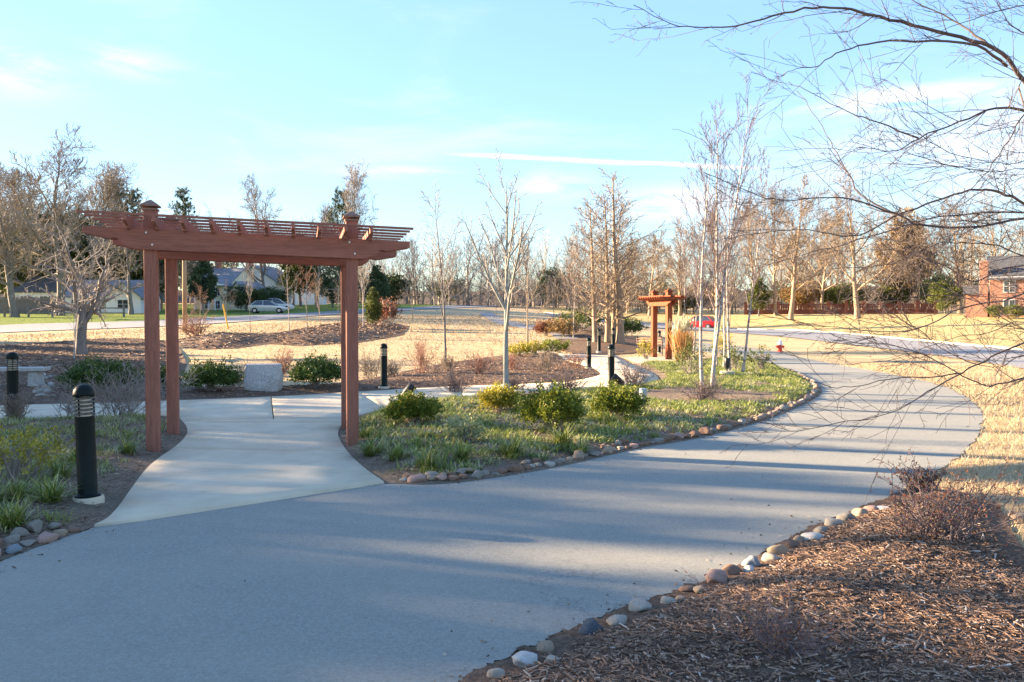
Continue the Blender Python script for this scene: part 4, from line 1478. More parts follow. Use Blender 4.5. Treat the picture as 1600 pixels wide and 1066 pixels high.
# pierced brick wall along the far lawn
pA, pB = spot(1165, 118), spot(1462, 110)
dv = Vector((pB.x - pA.x, pB.y - pA.y, 0))
bw = empty('brick_wall', (pA.x, pA.y, pA.z - 0.3), math.atan2(dv.y, dv.x), 'low dark red pierced brick wall at the back of the lawn', 'wall')
NB = 11
Lb = dv.length / NB
for k in range(NB + 1):
    zz = float(terrain(pA.x + dv.x * k / NB, pA.y + dv.y * k / NB)[0]) - pA.z
    MB().box((k * Lb, 0, 0.95 + zz), (0.42, 0.42, 2.1)).box((k * Lb, 0, 2.05 + zz), (0.54, 0.54, 0.12)).build('pier', 'dark_brick', bw)
    if k < NB:
        b = MB().box(((k + 0.5) * Lb, 0, 0.45 + zz), (Lb - 0.41, 0.26, 1.0)).box(((k + 0.5) * Lb, 0, 1.68 + zz), (Lb - 0.41, 0.30, 0.14))
        q = 7
        for j in range(q):
            b.box((k * Lb + 0.35 + (j + 0.5) * (Lb - 0.7) / q, 0, 1.28 + zz), (0.17, 0.2, 0.68))
        b.build('panel', 'dark_brick', bw)

# ------------------------------------------------------------------ plants
def rot_dirs(T, ang, phi):
    ref = np.where(np.abs(T[:, 2:3]) > 0.9, np.array([[1.0, 0, 0]]), np.array([[0, 0, 1.0]]))
    N1 = np.cross(T, ref)
    N1 /= np.linalg.norm(N1, axis=1, keepdims=True) + 1e-9
    N2 = np.cross(T, N1)
    ca, sa = np.cos(ang)[:, None], np.sin(ang)[:, None]
    return ca * T + sa * (np.cos(phi)[:, None] * N1 + np.sin(phi)[:, None] * N2)


def walk_paths(rng, S0, D, L, k, wob, trop, curl=0.0):
    B = len(S0)
    P = np.empty((B, k + 1, 3))
    P[:, 0] = S0
    d = D / (np.linalg.norm(D, axis=1, keepdims=True) + 1e-9)
    up = np.array([0, 0, 1.0])
    for i in range(k):
        d = d + rng.normal(0, wob, (B, 3)) + trop * up
        d /= np.linalg.norm(d, axis=1, keepdims=True) + 1e-9
        P[:, i + 1] = P[:, i] + d * (L / k)[:, None]
    return P


def grow(rng, stems, levels, split=2, rmin=0.004):
    """stems: (S0, D, L, R) arrays. levels: dicts. Returns trunk tubes, crown tubes and the last-level paths."""
    S0, D, L, Rd = stems
    trunk, crown = [], []
    last = None
    for li, lv in enumerate(levels):
        k = lv['k']
        P = walk_paths(rng, S0, D, L, k, lv.get('wob', 0.05), lv.get('trop', 0.0))
        t = np.linspace(0, 1, k + 1)
        tp = lv.get('taper', 0.25)
        Rr = np.maximum(Rd[:, None] * (1 - (1 - tp) * t[None, :] ** lv.get('tpow', 1.0)), rmin)
        if li == 0 and lv.get('flare'):
            Rr[:, 0] *= lv['flare']
        (trunk if li < split else crown).append((P, Rr, lv.get('sides', 3)))
        last = (P, Rr)
        n = lv.get('n', 0)
        if not n:
            break
        B = len(S0)
        tt = np.linspace(lv.get('t0', 0.25), lv.get('t1', 1.0), n)[None, :] + rng.uniform(-0.5, 0.5, (B, n)) * (lv.get('t1', 1.0) - lv.get('t0', 0.25)) / n
        tt = np.clip(tt, 0.02, 0.995)
        pos = tt * k
        i0 = np.minimum(pos.astype(int), k - 1)
        fr = (pos - i0)[..., None]
        bi = np.arange(B)[:, None]
        A, C = P[bi, i0], P[bi, i0 + 1]
        cs = (A + (C - A) * fr).reshape(-1, 3)
        Tn = (C - A).reshape(-1, 3)
        Tn /= np.linalg.norm(Tn, axis=1, keepdims=True) + 1e-9
        rad = (Rr[bi, i0] * (1 - fr[..., 0]) + Rr[bi, i0 + 1] * fr[..., 0]).reshape(-1)
        ang = rng.normal(lv['ang'], lv.get('angv', 0.15), n * B)
        if 'ang_end' in lv:
            ang = ang + (lv['ang_end'] - lv['ang']) * tt.reshape(-1)
        phi = (np.arange(n)[None, :] * 2.4 + rng.uniform(0, 6.28, (B, 1)) + rng.normal(0, 0.5, (B, n))).reshape(-1)
        D2 = rot_dirs(Tn, ang, phi)
        fall = lv.get('fall', 0.6)
        L2 = (L[:, None] * lv['lr'] * (1 - fall * tt) * rng.uniform(0.65, 1.25, (B, n))).reshape(-1)
        R2 = np.minimum(rad * lv.get('rr', 0.55), L2 * 0.05 + rmin)
        S0, D, L, Rd = cs, D2, L2, np.maximum(R2, rmin)
    return trunk, crown, last


def tubes_mesh(name, groups, smooth=True):
    Vs, Fs, o = [], [], 0
    for P, Rr, sides in groups:
        V, F_ = tubes(P, Rr, sides)
        Vs.append(V)
        Fs.append(F_ + o)
        o += len(V)
    return mesh_np(name, np.concatenate(Vs), np.concatenate(Fs), smooth=smooth)


def one(x=0, y=0, z=0):
    return np.array([[x, y, z]], float)


def card_mesh(name, pos, dirs, L, Wd, rng, rnd=None, fold=0.0):
    """Diamond leaves: one quad each."""
    n = len(pos)
    d = dirs / (np.linalg.norm(dirs, axis=1, keepdims=True) + 1e-9)
    side = np.cross(d, rng.normal(0, 1, (n, 3)))
    side /= np.linalg.norm(side, axis=1, keepdims=True) + 1e-9
    L = np.broadcast_to(L, n)[:, None]
    Wd = np.broadcast_to(Wd, n)[:, None]
    m = pos + d * L * 0.5
    V = np.stack([pos, m + side * Wd * 0.5, pos + d * L, m - side * Wd * 0.5], 1).reshape(-1, 3)
    F_ = np.arange(4 * n).reshape(-1, 4)
    return mesh_np(name, V, F_, rnd=rng.random(n) if rnd is None else rnd)


def blade_mesh(name, base, az, L, spread, droop, width, rng, rnd=None, k=4):
    """Arching strap leaves."""
    n = len(base)
    t = np.linspace(0, 1, k) if k != 3 else np.array([0, 0.55, 1.0])
    out = np.stack([np.cos(az), np.sin(az), np.zeros(n)], 1)
    side = np.stack([-np.sin(az), np.cos(az), np.zeros(n)], 1)
    r = (L * spread)[:, None] * t[None] ** 1.25
    h = L[:, None] * (t[None] * np.sqrt(np.maximum(0.05, 1 - spread ** 2))[:, None] - droop[:, None] * t[None] ** 2.2)
    C = base[:, None, :] + out[:, None, :] * r[..., None] + np.array([0, 0, 1.0]) * h[..., None]
    w = width[:, None] * np.array([0.75, 1.0, 0.8, 0.08] if k == 4 else [0.9, 0.95, 0.08] if k == 3 else np.linspace(1, 0.08, k))[None]
    A, B_ = C - side[:, None] * w[..., None] / 2, C + side[:, None] * w[..., None] / 2
    V = np.stack([A, B_], 2).reshape(-1, 3)
    b = np.arange(n)[:, None] * 2 * k
    i = np.arange(k - 1)[None, :] * 2
    F_ = np.stack([b + i, b + i + 1, b + i + 3, b + i + 2], -1).reshape(-1, 4)
    rr_ = rng.random(n) if rnd is None else rnd
    return mesh_np(name, V, F_, rnd=np.repeat(rr_, k - 1))


def tree_thing(name, label, cat, loc, trunk_me, crown_me, bark, leaf, rz=0.0, sc=1.0, group=None, extra=None):
    r = empty(name, loc, rz, label, cat, group)
    r.scale = (sc, sc, sc) if not hasattr(sc, '__len__') else sc
    link('trunk', trunk_me, bark, r)
    if crown_me is not None:
        link('crown', crown_me, leaf, r)
    if extra:
        link('foliage', extra[0], extra[1], r)
    return r


def pos_on(px, py):
    return on(px, py)


# ---- prototypes of bare trees (height about 1 unit x H) -------------------------
def proto_young(seed, H=5.5, n1=11, first=0.30, ang=0.62, dense=1.0, r0=0.055):
    rng = np.random.default_rng(seed)
    lv = [dict(k=9, wob=0.022, taper=0.14, flare=1.25, n=n1, t0=first, t1=0.95, ang=ang, angv=0.12, lr=0.56, fall=0.72, rr=0.55, sides=9),
          dict(k=6, wob=0.05, trop=0.045, taper=0.22, n=int(9 * dense), t0=0.22, t1=1.0, ang=0.65, angv=0.22, lr=0.42, fall=0.5, rr=0.55, sides=5),
          dict(k=4, wob=0.07, trop=0.03, taper=0.4, n=int(4 * dense), t0=0.2, t1=0.95, ang=0.6, angv=0.25, lr=0.62, fall=0.4, rr=0.6, sides=3),
          dict(k=3, wob=0.10, trop=0.02, taper=0.5, sides=3)]
    t, c, _ = grow(rng, (one(0, 0, -0.08), one(0.01, 0.0, 1), np.array([H]), np.array([r0])), lv, 2, 0.0055)
    return tubes_mesh('trunk', t), tubes_mesh('crown', c)


def proto_big(seed, H=17, spread=0.95, nmain=9, dense=1.0, r0=0.38, first=0.25, rmin=0.021, multi=1):
    rng = np.random.default_rng(seed)
    st = np.zeros((multi, 3))
    dr = np.tile(np.array([[0.0, 0, 1]]), (multi, 1))
    if multi > 1:
        a = np.arange(multi) * 6.28 / multi + rng.uniform(0, 1)
        st[:, 0], st[:, 1] = np.cos(a) * 0.35, np.sin(a) * 0.35
        dr[:, 0], dr[:, 1] = np.cos(a) * 0.11, np.sin(a) * 0.11
    st[:, 2] = -0.3
    lv = [dict(k=10, wob=0.05, taper=0.14, tpow=1.0, flare=1.35, n=nmain + 3, t0=first, t1=0.98, ang=spread, ang_end=spread * 0.5, angv=0.2, lr=0.60, fall=0.52, rr=0.62, sides=8),
          dict(k=8, wob=0.12, trop=0.03, taper=0.2, n=int(9 * dense), t0=0.18, t1=1.0, ang=0.72, angv=0.25, lr=0.52, fall=0.5, rr=0.6, sides=5),
          dict(k=5, wob=0.13, trop=0.015, taper=0.3, n=int(7 * dense), t0=0.15, t1=1.0, ang=0.70, angv=0.28, lr=0.60, fall=0.4, rr=0.6, sides=3),
          dict(k=3, wob=0.13, trop=0.01, taper=0.4, n=int(5 * dense), t0=0.1, t1=0.95, ang=0.62, angv=0.25, lr=0.72, fall=0.3, rr=0.7, sides=3),
          dict(k=2, wob=0.16, taper=0.6, sides=2)]
    t, c, _ = grow(rng, (st, dr, np.full(multi, H * 0.93), np.full(multi, r0)), lv, 2, rmin)
    return tubes_mesh('trunk', t), tubes_mesh('crown', c)


BIG = [proto_big(21, 17, 0.95, 10), proto_big(22, 18, 0.80, 11, r0=0.42), proto_big(23, 15, 1.05, 10, 1.0, 0.36, 0.22), proto_big(24, 19, 0.70, 12, 1.0, 0.34, 0.35), proto_big(25, 14, 0.9, 9, 1.05, 0.24, 0.2, 0.02, 2)]
def top_of(*meshes):
    """Real height of a grown tree."""
    h = 0
    for me in meshes:
        a = np.empty(len(me.vertices) * 3, np.float32)
        me.vertices.foreach_get('co', a)
        h = max(h, float(np.percentile(a[2::3], 99.9)))
    return h


BIGH = [top_of(*b) for b in BIG]
YOUNG = [proto_young(31), proto_young(32, n1=9, ang=0.7), proto_young(33, n1=12, ang=0.55, first=0.25), proto_young(34, n1=10, ang=0.8, first=0.35, dense=1.2)]


YOUNGH = [top_of(*b) for b in YOUNG]


def big_tree(kind, px, depth, H, label, bark='tan_bark', twig='twig_tan', group=None, rz=None, wide=1.0, z=None, name='bare_tree'):
    p = spot(px, depth)
    s = H / BIGH[kind]
    o = empty(name, (p.x, p.y, p.z if z is None else z), (px * 0.37) % 6.28 if rz is None else rz, label, 'tree', group)
    o.scale = (s * wide, s * wide, s)
    a = link('trunk', BIG[kind][0], None, o)
    b = link('crown', BIG[kind][1], None, o)
    for q, m in ((a, bark), (b, twig)):
        if len(q.data.materials) == 0:
            q.data.materials.append(MATS[m])
        q.material_slots[0].link = 'OBJECT'
        q.material_slots[0].material = MATS[m]
    return o


def young_tree(kind, px, py, H, label, bark='smooth_bark', twig='twig_grey', depth=None, wide=1.0, rz=0.0, lean=0.0, group=None, name='young_tree'):
    if depth is None:
        p = on(px, py)
    else:
        p = spot(px, depth)
        p.z = float(gz_at(p.x, p.y)[0])
    s = H / YOUNGH[kind]
    o = empty(name, p, rz, label, 'tree', group)
    o.rotation_euler = (0, lean, rz)
    o.scale = (s * wide, s * wide, s)
    a = link('trunk', YOUNG[kind][0], None, o)
    b = link('crown', YOUNG[kind][1], None, o)
    for q, m in ((a, bark), (b, twig)):
        if len(q.data.materials) == 0:
            q.data.materials.append(MATS[m])
        q.material_slots[0].link = 'OBJECT'
        q.material_slots[0].material = MATS[m]
    return o


# ---- evergreens -------------------------------------------------------------------
def proto_leafy(seed, H, W_, leaf, n_leaf, size, top=0.12, low=0.15, clump=46, cone=0.0):
    """A dense crown: leaf sprays gathered in clumps of uneven size around limbs."""
    rng = np.random.default_rng(seed)
    lv = [dict(k=8, wob=0.04, taper=0.15, flare=1.3, n=12, t0=low, t1=0.97, ang=1.05, ang_end=0.6, angv=0.2, lr=0.36 * W_ / H * 2.2, fall=0.35, rr=0.5, sides=7),
          dict(k=5, wob=0.10, trop=0.03, taper=0.3, n=5, t0=0.3, ang=0.8, angv=0.3, lr=0.45, fall=0.4, sides=3), dict(k=2, wob=0.12, taper=0.4, sides=2)]
    t, c, last = grow(rng, (one(0, 0, -0.2), one(0, 0, 1), np.array([H * 0.9]), np.array([0.022 * H])), lv, 3, 0.02)
    cc = rng.normal(0, 1, (clump, 3))
    cc /= np.linalg.norm(cc, axis=1, keepdims=True)
    rad = rng.uniform(0.35, 1.0, clump) ** 0.6
    zc = cc[:, 2] * rad
    w = 1 - cone * (zc * 0.5 + 0.5)
    cen = np.c_[cc[:, 0] * rad * W_ / 2 * w, cc[:, 1] * rad * W_ / 2 * w, H * (0.5 + low / 2) + zc * H * (0.5 - low / 2) * 0.95]
    cr = rng.uniform(0.10, 0.24, clump) * W_ * (0.55 + 0.45 * w)
    which = rng.integers(0, clump, n_leaf)
    v = rng.normal(0, 1, (n_leaf, 3))
    v /= np.linalg.norm(v, axis=1, keepdims=True)
    r = rng.uniform(0.2, 1.0, n_leaf) ** 0.5
    pos = cen[which] + v * (r * cr[which])[:, None] * np.array([1, 1, 0.75])
    dirs = v + np.array([0, 0, 0.35]) + rng.normal(0, 0.5, v.shape)
    tone = np.clip(0.35 * rng.random(n_leaf) + 0.45 * rng.random(clump)[which] + 0.2 * rng.random(n_leaf), 0, 1)
    fol = card_mesh('crown', pos, dirs, size * rng.uniform(0.6, 1.3, n_leaf), size * 0.55, rng, tone)
    return tubes_mesh('trunk', t), fol


def proto_conifer(seed, H, W_, tiers, per, n_leaf, size, open_=0.3, droop=-0.02):
    """Layered branches with needle sprays."""
    rng = np.random.default_rng(seed)
    lv = [dict(k=10, wob=0.012, taper=0.08, flare=1.25, n=tiers * per, t0=0.18, t1=0.985, ang=1.35, ang_end=1.05, angv=0.16, lr=0.62 * W_ / H, fall=0.80, rr=0.35, sides=7),
          dict(k=5, wob=0.06, trop=droop, taper=0.3, n=6, t0=0.15, t1=1.0, ang=0.85, angv=0.2, lr=0.34, fall=0.35, sides=3), dict(k=1, wob=0.08, taper=0.4, sides=2)]
    t, c, last = grow(rng, (one(0, 0, -0.2), one(0, 0, 1), np.array([H * 1.0]), np.array([0.016 * H])), lv, 3, 0.014)
    P, _ = last
    B = len(P)
    k = rng.integers(0, B, n_leaf)
    u = rng.random(n_leaf)[:, None]
    pos = P[k, 0] * (1 - u) + P[k, -1] * u + rng.normal(0, size * 0.25, (n_leaf, 3))
    d = P[k, -1] - P[k, 0]
    d /= np.linalg.norm(d, axis=1, keepdims=True) + 1e-9
    dirs = d + rng.normal(0, 0.55, d.shape) + np.array([0, 0, 0.25])
    return tubes_mesh('trunk', t), card_mesh('crown', pos, dirs, size * rng.uniform(0.6, 1.3, n_leaf), size * 0.28, rng)


EVER = [proto_leafy(41, 10, 8, 'e', 9000, 0.42), proto_leafy(42, 9, 6, 'e', 8000, 0.40, cone=0.6), proto_leafy(43, 11, 9, 'e', 9000, 0.45, clump=34)]
EVH = [top_of(b[1]) for b in EVER]
CON = [proto_conifer(51, 16, 9.0, 26, 4, 17000, 0.28), proto_conifer(52, 15, 8.5, 22, 4, 17000, 0.28, droop=0.06)]
COH = [top_of(b[1]) for b in CON]


def evergreen(pro, Hs, kind, px, depth, H, label, leaf, wide=1.0, name='evergreen_tree', bark='grey_bark', group=None, cat='tree'):
    p = spot(px, depth)
    s = H / Hs[kind]
    o = empty(name, p, (px * 0.61) % 6.28, label, cat, group)
    o.scale = (s * wide, s * wide, s)
    for nm, me, m in (('trunk', pro[kind][0], bark), ('crown', pro[kind][1], leaf)):
        q = link(nm, me, None, o)
        if len(me.materials) == 0:
            me.materials.append(MATS[m])
        q.material_slots[0].link = 'OBJECT'
        q.material_slots[0].material = MATS[m]
    return o


# ---- shrubs ------------------------------------------------------------------------
def shrub(px, py, W_, H, label, leaf, seed, n=5200, size=0.034, name='evergreen_shrub', spiky=0.25, cat='shrub', group=None, narrow=0.82):
    rng = np.random.default_rng(seed)
    p = on(px, py)
    r = empty(name, p, 0.0, label, cat, group)
    ns = 26
    az = rng.uniform(0, 6.28, ns)
    tilt = np.abs(rng.normal(0.45, 0.25, ns))
    D = np.c_[np.sin(tilt) * np.cos(az), np.sin(tilt) * np.sin(az), np.cos(tilt)]
    S0 = np.c_[rng.normal(0, 0.05, ns), rng.normal(0, 0.05, ns), np.full(ns, -0.04)]
    lv = [dict(k=5, wob=0.08, trop=0.05, taper=0.3, n=5, t0=0.3, ang=0.6, lr=0.5, fall=0.5, sides=4), dict(k=3, wob=0.1, taper=0.4, sides=3)]
    t, c, last = grow(rng, (S0, D, np.full(ns, H * 0.8), np.full(ns, 0.010)), lv, 2, 0.003)
    link('stems', tubes_mesh('stems', t), 'twig_grey', r)
    # shoots: short twigs that carry leaves, on an uneven rounded body
    n = int(n * (1.5 if py > 600 else 0.8))
    size = size * (1.08 if py > 600 else 1.25)
    nsh = n // 12
    v = rng.normal(0, 1, (nsh, 3))
    v /= np.linalg.norm(v, axis=1, keepdims=True)
    v[:, 2] = np.abs(v[:, 2]) * 1.0 - 0.28 * (rng.random(nsh) < 0.4)
    ph = rng.uniform(0, 6.28, 6)
    lump = 1 + 0.19 * np.sin(3 * np.arctan2(v[:, 1], v[:, 0]) + ph[0]) + 0.14 * np.sin(5 * np.arctan2(v[:, 1], v[:, 0]) + 4 * v[:, 2] + ph[1]) + 0.08 * np.sin(9 * v[:, 2] + 6 * v[:, 0] + ph[2])
    H = H * 1.12
    rad = rng.uniform(0.45, 1.0, nsh) ** 0.40 * lump * (1 + spiky * rng.random(nsh) ** 4)
    c0 = v * rad[:, None] * np.array([W_ / 2, W_ / 2, H * 0.56]) + np.array([0, 0, H * 0.40])
    c0[:, :2] *= (narrow + (1 - narrow) * np.clip(c0[:, 2:3] / (H * 0.45), 0, 1))
    c0[:, 2] = np.maximum(c0[:, 2], 0.02)
    sd = v + np.array([0, 0, 0.6]) + rng.normal(0, 0.3, v.shape)
    sd /= np.linalg.norm(sd, axis=1, keepdims=True)
    k = rng.integers(0, nsh, n)
    pos = c0[k] + sd[k] * (rng.uniform(-1, 1, n) * size * 2.0)[:, None] + rng.normal(0, size * 0.3, (n, 3))
    dirs = sd[k] * 0.7 + rng.normal(0, 0.6, (n, 3))
    tone = np.clip(0.5 * rng.random(nsh)[k] + 0.5 * rng.random(n) + 0.12 * (pos[:, 2] / H - 0.5), 0, 1)
    link('foliage', card_mesh('foliage', pos, dirs, size * rng.uniform(0.7, 1.3, n), size * 0.5, rng, tone), leaf, r)
    return r


def bare_shrub(px, py, W_, H, label, twig, seed, ns=30, buds=None, nb=500, bud=0.02, name='bare_shrub', rmin=0.002, r0=0.007, group=None, dense=1.0, lean=0.6):
    rng = np.random.default_rng(seed)
    p = on(px, py)
    r = empty(name, p, 0.0, label, 'shrub', group)
    az = rng.uniform(0, 6.28, ns)
    tilt = np.abs(rng.normal(lean, 0.3, ns))
    D = np.c_[np.sin(tilt) * np.cos(az), np.sin(tilt) * np.sin(az), np.cos(tilt)]
    S0 = np.c_[rng.normal(0, W_ * 0.10, ns), rng.normal(0, W_ * 0.10, ns), np.full(ns, -0.03)]
    L = H / np.maximum(0.5, np.cos(tilt)) * rng.uniform(0.6, 1.0, ns)
    L = np.minimum(L, W_ * 0.95)
    lv = [dict(k=5, wob=0.10, trop=0.05, taper=0.35, n=int(6 * dense), t0=0.2, ang=0.65, angv=0.25, lr=0.48, fall=0.4, sides=4),
          dict(k=4, wob=0.14, trop=0.04, taper=0.5, n=int(4 * dense), t0=0.25, ang=0.7, angv=0.25, lr=0.45, fall=0.3, sides=3), dict(k=3, wob=0.14, taper=0.6, sides=3)]
    t, c, last = grow(rng, (S0, D, L, np.full(ns, r0)), lv, 1, rmin)
    link('stems', tubes_mesh('stems', t), twig, r)
    link('twigs', tubes_mesh('twigs', c), twig, r)
    if buds:
        P, _ = last
        k = rng.integers(0, len(P), nb)
        u = rng.random(nb)[:, None] ** 0.5
        pos = P[k, 0] * (1 - u) + P[k, -1] * u
        link('leaves', card_mesh('leaves', pos, rng.normal(0, 1, (nb, 3)) + np.array([0, 0, 0.6]), bud * rng.uniform(0.6, 1.4, nb), bud * 0.55, rng), buds, r)
    return r


# foreground right: reddish shrub and the grey twiggy one
bare_shrub(1462, 858, 0.95, 0.40, 'reddish bare shrub with small red leaves in the right mulch bed', 'twig_mauve', 61, 34, 'red_bud', 1100, 0.022, dense=1.15, lean=0.78, rmin=0.0019)
bare_shrub(1440, 772, 0.45, 0.24, 'small reddish twiggy shrub at the corner of the asphalt and lawn', 'twig_mauve', 62, 24, 'red_bud', 600, 0.026, rmin=0.0021)
bare_shrub(1225, 1056, 0.55, 0.20, 'low grey twiggy shrub in the mulch at the bottom edge', 'twig_mauve', 63, 34, 'red_bud', 240, 0.018, dense=1.0, lean=0.85, rmin=0.0011, r0=0.003)
# dark evergreen shrubs behind the walk
shrub(331, 618, 0.94, 0.50, 'dark green spiky yew left of the granite block', 'yew_leaf', 71, 6000, 0.05, spiky=0.5)
shrub(495, 611, 1.10, 0.55, 'dark green spreading yew right of the granite block', 'yew_leaf', 72, 6500, 0.05, spiky=0.5)
shrub(158, 620, 1.35, 0.58, 'dark evergreen shrub behind the walk left of the pergola', 'yew_leaf', 73, 7000, 0.05, spiky=0.4)
shrub(255, 612, 0.5, 0.40, 'small dark green shrub half hidden by the left pergola post', 'yew_leaf', 74, 1800, 0.045)
# shrubs in the middle bed
shrub(645, 671, 0.72, 0.37, 'bright green boxwood beside the right pergola post', 'box_leaf', 75, 5200, 0.040, spiky=0.35)
shrub(780, 653, 0.58, 0.37, 'yellow-green shrub at the foot of the slim grey tree', 'gold_leaf', 76, 3800, 0.042, spiky=0.4)
shrub(864, 686, 0.82, 0.55, 'largest rounded green shrub in the middle bed', 'box_leaf', 77, 7000, 0.040, spiky=0.2)
shrub(964, 663, 0.74, 0.43, 'rounded yellow-green shrub beside the grey electrical box', 'box_leaf', 78, 5200, 0.040, spiky=0.3)
shrub(726, 703, 0.40, 0.30, 'small sparse olive shrub in the front of the middle bed', 'pale_cover', 79, 900, 0.035, spiky=0.4)
shrub(30, 770, 0.72, 0.50, 'loose yellow-green shrub in the left bed', 'gold_leaf', 80, 1500, 0.032, spiky=0.6)
shrub(812, 561, 0.95, 0.45, 'yellow-green low shrub behind the slim grey tree', 'gold_leaf', 81, 2200, 0.06)
shrub(835, 558, 0.9, 0.45, 'yellowish low shrub in the middle of the far hedge clump', 'gold_leaf', 82, 2000, 0.06)
shrub(858, 556, 0.8, 0.5, 'green low shrub right end of the far hedge clump', 'box_leaf', 83, 2200, 0.06)
shrub(874, 553, 0.8, 0.5, 'bright green low shrub by the tip of the far mulch bed', 'box_leaf', 84, 2200, 0.06)
shrub(975, 525, 2.4, 0.95, 'rounded olive shrub by the street left of the arbour', 'lit_evergreen', 85, 3500, 0.11)
shrub(908, 523, 2.6, 1.15, 'olive brown shrub on the far mulch bed by the street', 'lit_evergreen', 86, 3000, 0.12)
shrub(880, 527, 1.7, 0.9, 'tan bushy shrub at the left end of the far mulch bed', 'tan_leaf', 87, 2200, 0.11)
shrub(853, 525, 1.1, 0.75, 'dark reddish shrub beside the far grey path', 'rust_leaf', 88, 2200, 0.10)
shrub(1009, 562, 0.6, 0.75, 'small yellow shrub left of the small arbour', 'gold_leaf', 89, 900, 0.06)
shrub(1128, 560, 0.9, 1.0, 'yellow-leaved shrub among the birch stems', 'gold_leaf', 90, 1300, 0.06, spiky=0.6)
shrub(1080, 592, 0.9, 0.85, 'loose olive shrub left of the birch clump', 'lit_evergreen', 91, 1500, 0.045, spiky=0.7)
shrub(1145, 583, 0.5, 0.6, 'small olive upright shrub behind the birch clump floodlight', 'lit_evergreen', 92, 700, 0.05, spiky=0.5)
shrub(1187, 583, 0.7, 0.65, 'small green leafy shrub at the back corner of the middle bed', 'lit_evergreen', 93, 800, 0.05, spiky=0.7)
shrub(606, 514, 1.5, 1.6, 'rusty red shrub on the mulch mound', 'rust_leaf', 94, 2000, 0.13)
# bare mauve shrubs
for i, (px, py, w, h, lab) in enumerate([
        (712, 614, 0.8, 0.45, 'mauve bare shrub beside the walk left of the slim grey tree'), (890, 617, 0.95, 0.42, 'mauve bare shrub on the bed edge behind the largest green shrub'),
        (992, 612, 0.85, 0.55, 'mauve bare shrub right of the leaning floodlight'), (1098, 634, 0.75, 0.42, 'mauve bare shrub in front of the birch clump'),
        (805, 610, 0.6, 0.3, 'small bare shrub at the base of the slim grey tree')]):
    bare_shrub(px, py, w, h, lab, 'twig_mauve', 100 + i, 30, None, rmin=0.0032, group='bare mauve shrubs')
for i, (px, py, w, h, lab) in enumerate([
        (580, 592, 0.9, 0.75, 'thin bare shrub left of the bollard behind the pergola'), (660, 588, 0.9, 0.9, 'tall thin bare shrub in the mulch by the young tree'),
        (612, 592, 0.7, 0.45, 'low bare shrub right of the bollard behind the pergola'), (750, 590, 0.9, 0.6, 'bare brown shrub in the lit mulch behind the walk'),
        (850, 585, 1.1, 0.65, 'pale bare shrub in the mulch bed near its tip'), (440, 588, 0.8, 0.8, 'bare shrub behind the right corner of the granite block'),
        (368, 603, 0.7, 0.5, 'orange-brown bare shrub between the left yew and the granite block'), (900, 578, 1.0, 0.5, 'pale bare shrub by the tip of the mulch bed'),
        (700, 585, 0.8, 0.5, 'bare shrub at the foot of the young tree behind the walk'), (800, 583, 0.9, 0.5, 'low bare shrub behind the slim grey tree')]):
    bare_shrub(px, py, w, h, lab, 'twig_red' if i % 2 else 'twig_tan', 120 + i, 22, None, rmin=0.004, group='bare shrubs behind the walk', lean=0.45)
bare_shrub(195, 655, 1.3, 0.75, 'wide tangle of bare grey twigs between bollard and pergola', 'twig_grey', 140, 40, None, rmin=0.003, lean=0.5)
bare_shrub(120, 660, 0.9, 0.5, 'thin bare twigs at the walk edge behind the near bollard', 'twig_grey', 141, 22, None, rmin=0.003, lean=0.5)
bare_shrub(26, 664, 0.42, 0.95, 'dry brown stalks climbing the left bollard', 'twig_tan', 142, 30, None, rmin=0.003, lean=0.12)
bare_shrub(306, 530, 1.6, 1.1, 'bare brown shrub on the mound behind the pergola', 'twig_red', 143, 26, None, rmin=0.008, r0=0.02)

# ornamental grass by the arbour
p = on(1066, 566)
rng = np.random.default_rng(150)
n = 900
az = rng.uniform(0, 6.28, n)
og = empty('ornamental_grass', p, 0, 'tall amber ornamental grass clump beside the small arbour', 'grass clump')
link('blades', blade_mesh('blades', np.c_[rng.normal(0, 0.12, n), rng.normal(0, 0.12, n), np.full(n, -0.02)], az, rng.uniform(0.9, 1.65, n), rng.uniform(0.05, 0.42, n), rng.uniform(0, 0.10, n), np.full(n, 0.022), rng), 'amber_grass', og)
n = 160
link('plumes', blade_mesh('plumes', np.c_[rng.normal(0, 0.2, n), rng.normal(0, 0.2, n), rng.uniform(1.2, 1.5, n)], rng.uniform(0, 6.28, n), rng.uniform(0.25, 0.5, n), rng.uniform(0.1, 0.6, n), rng.uniform(0, 0.1, n), np.full(n, 0.04), rng, 0.85 + 0.15 * rng.random(n)), 'pale_cover', og)

# grassy clumps along the bed edges: the ones that stand out
def clump_mesh(seed, n, Lr, w):
    rng = np.random.default_rng(seed)
    az = rng.uniform(0, 6.28, n)
    b = np.c_[rng.normal(0, 0.035, n), rng.normal(0, 0.035, n), np.full(n, -0.02)]
    return blade_mesh('blades', b, az, rng.uniform(*Lr, n), rng.uniform(0.35, 0.92, n), rng.uniform(0.05, 0.42, n), rng.uniform(0.7, 1.2, n) * w, rng, rng.random(n) ** 1.25)


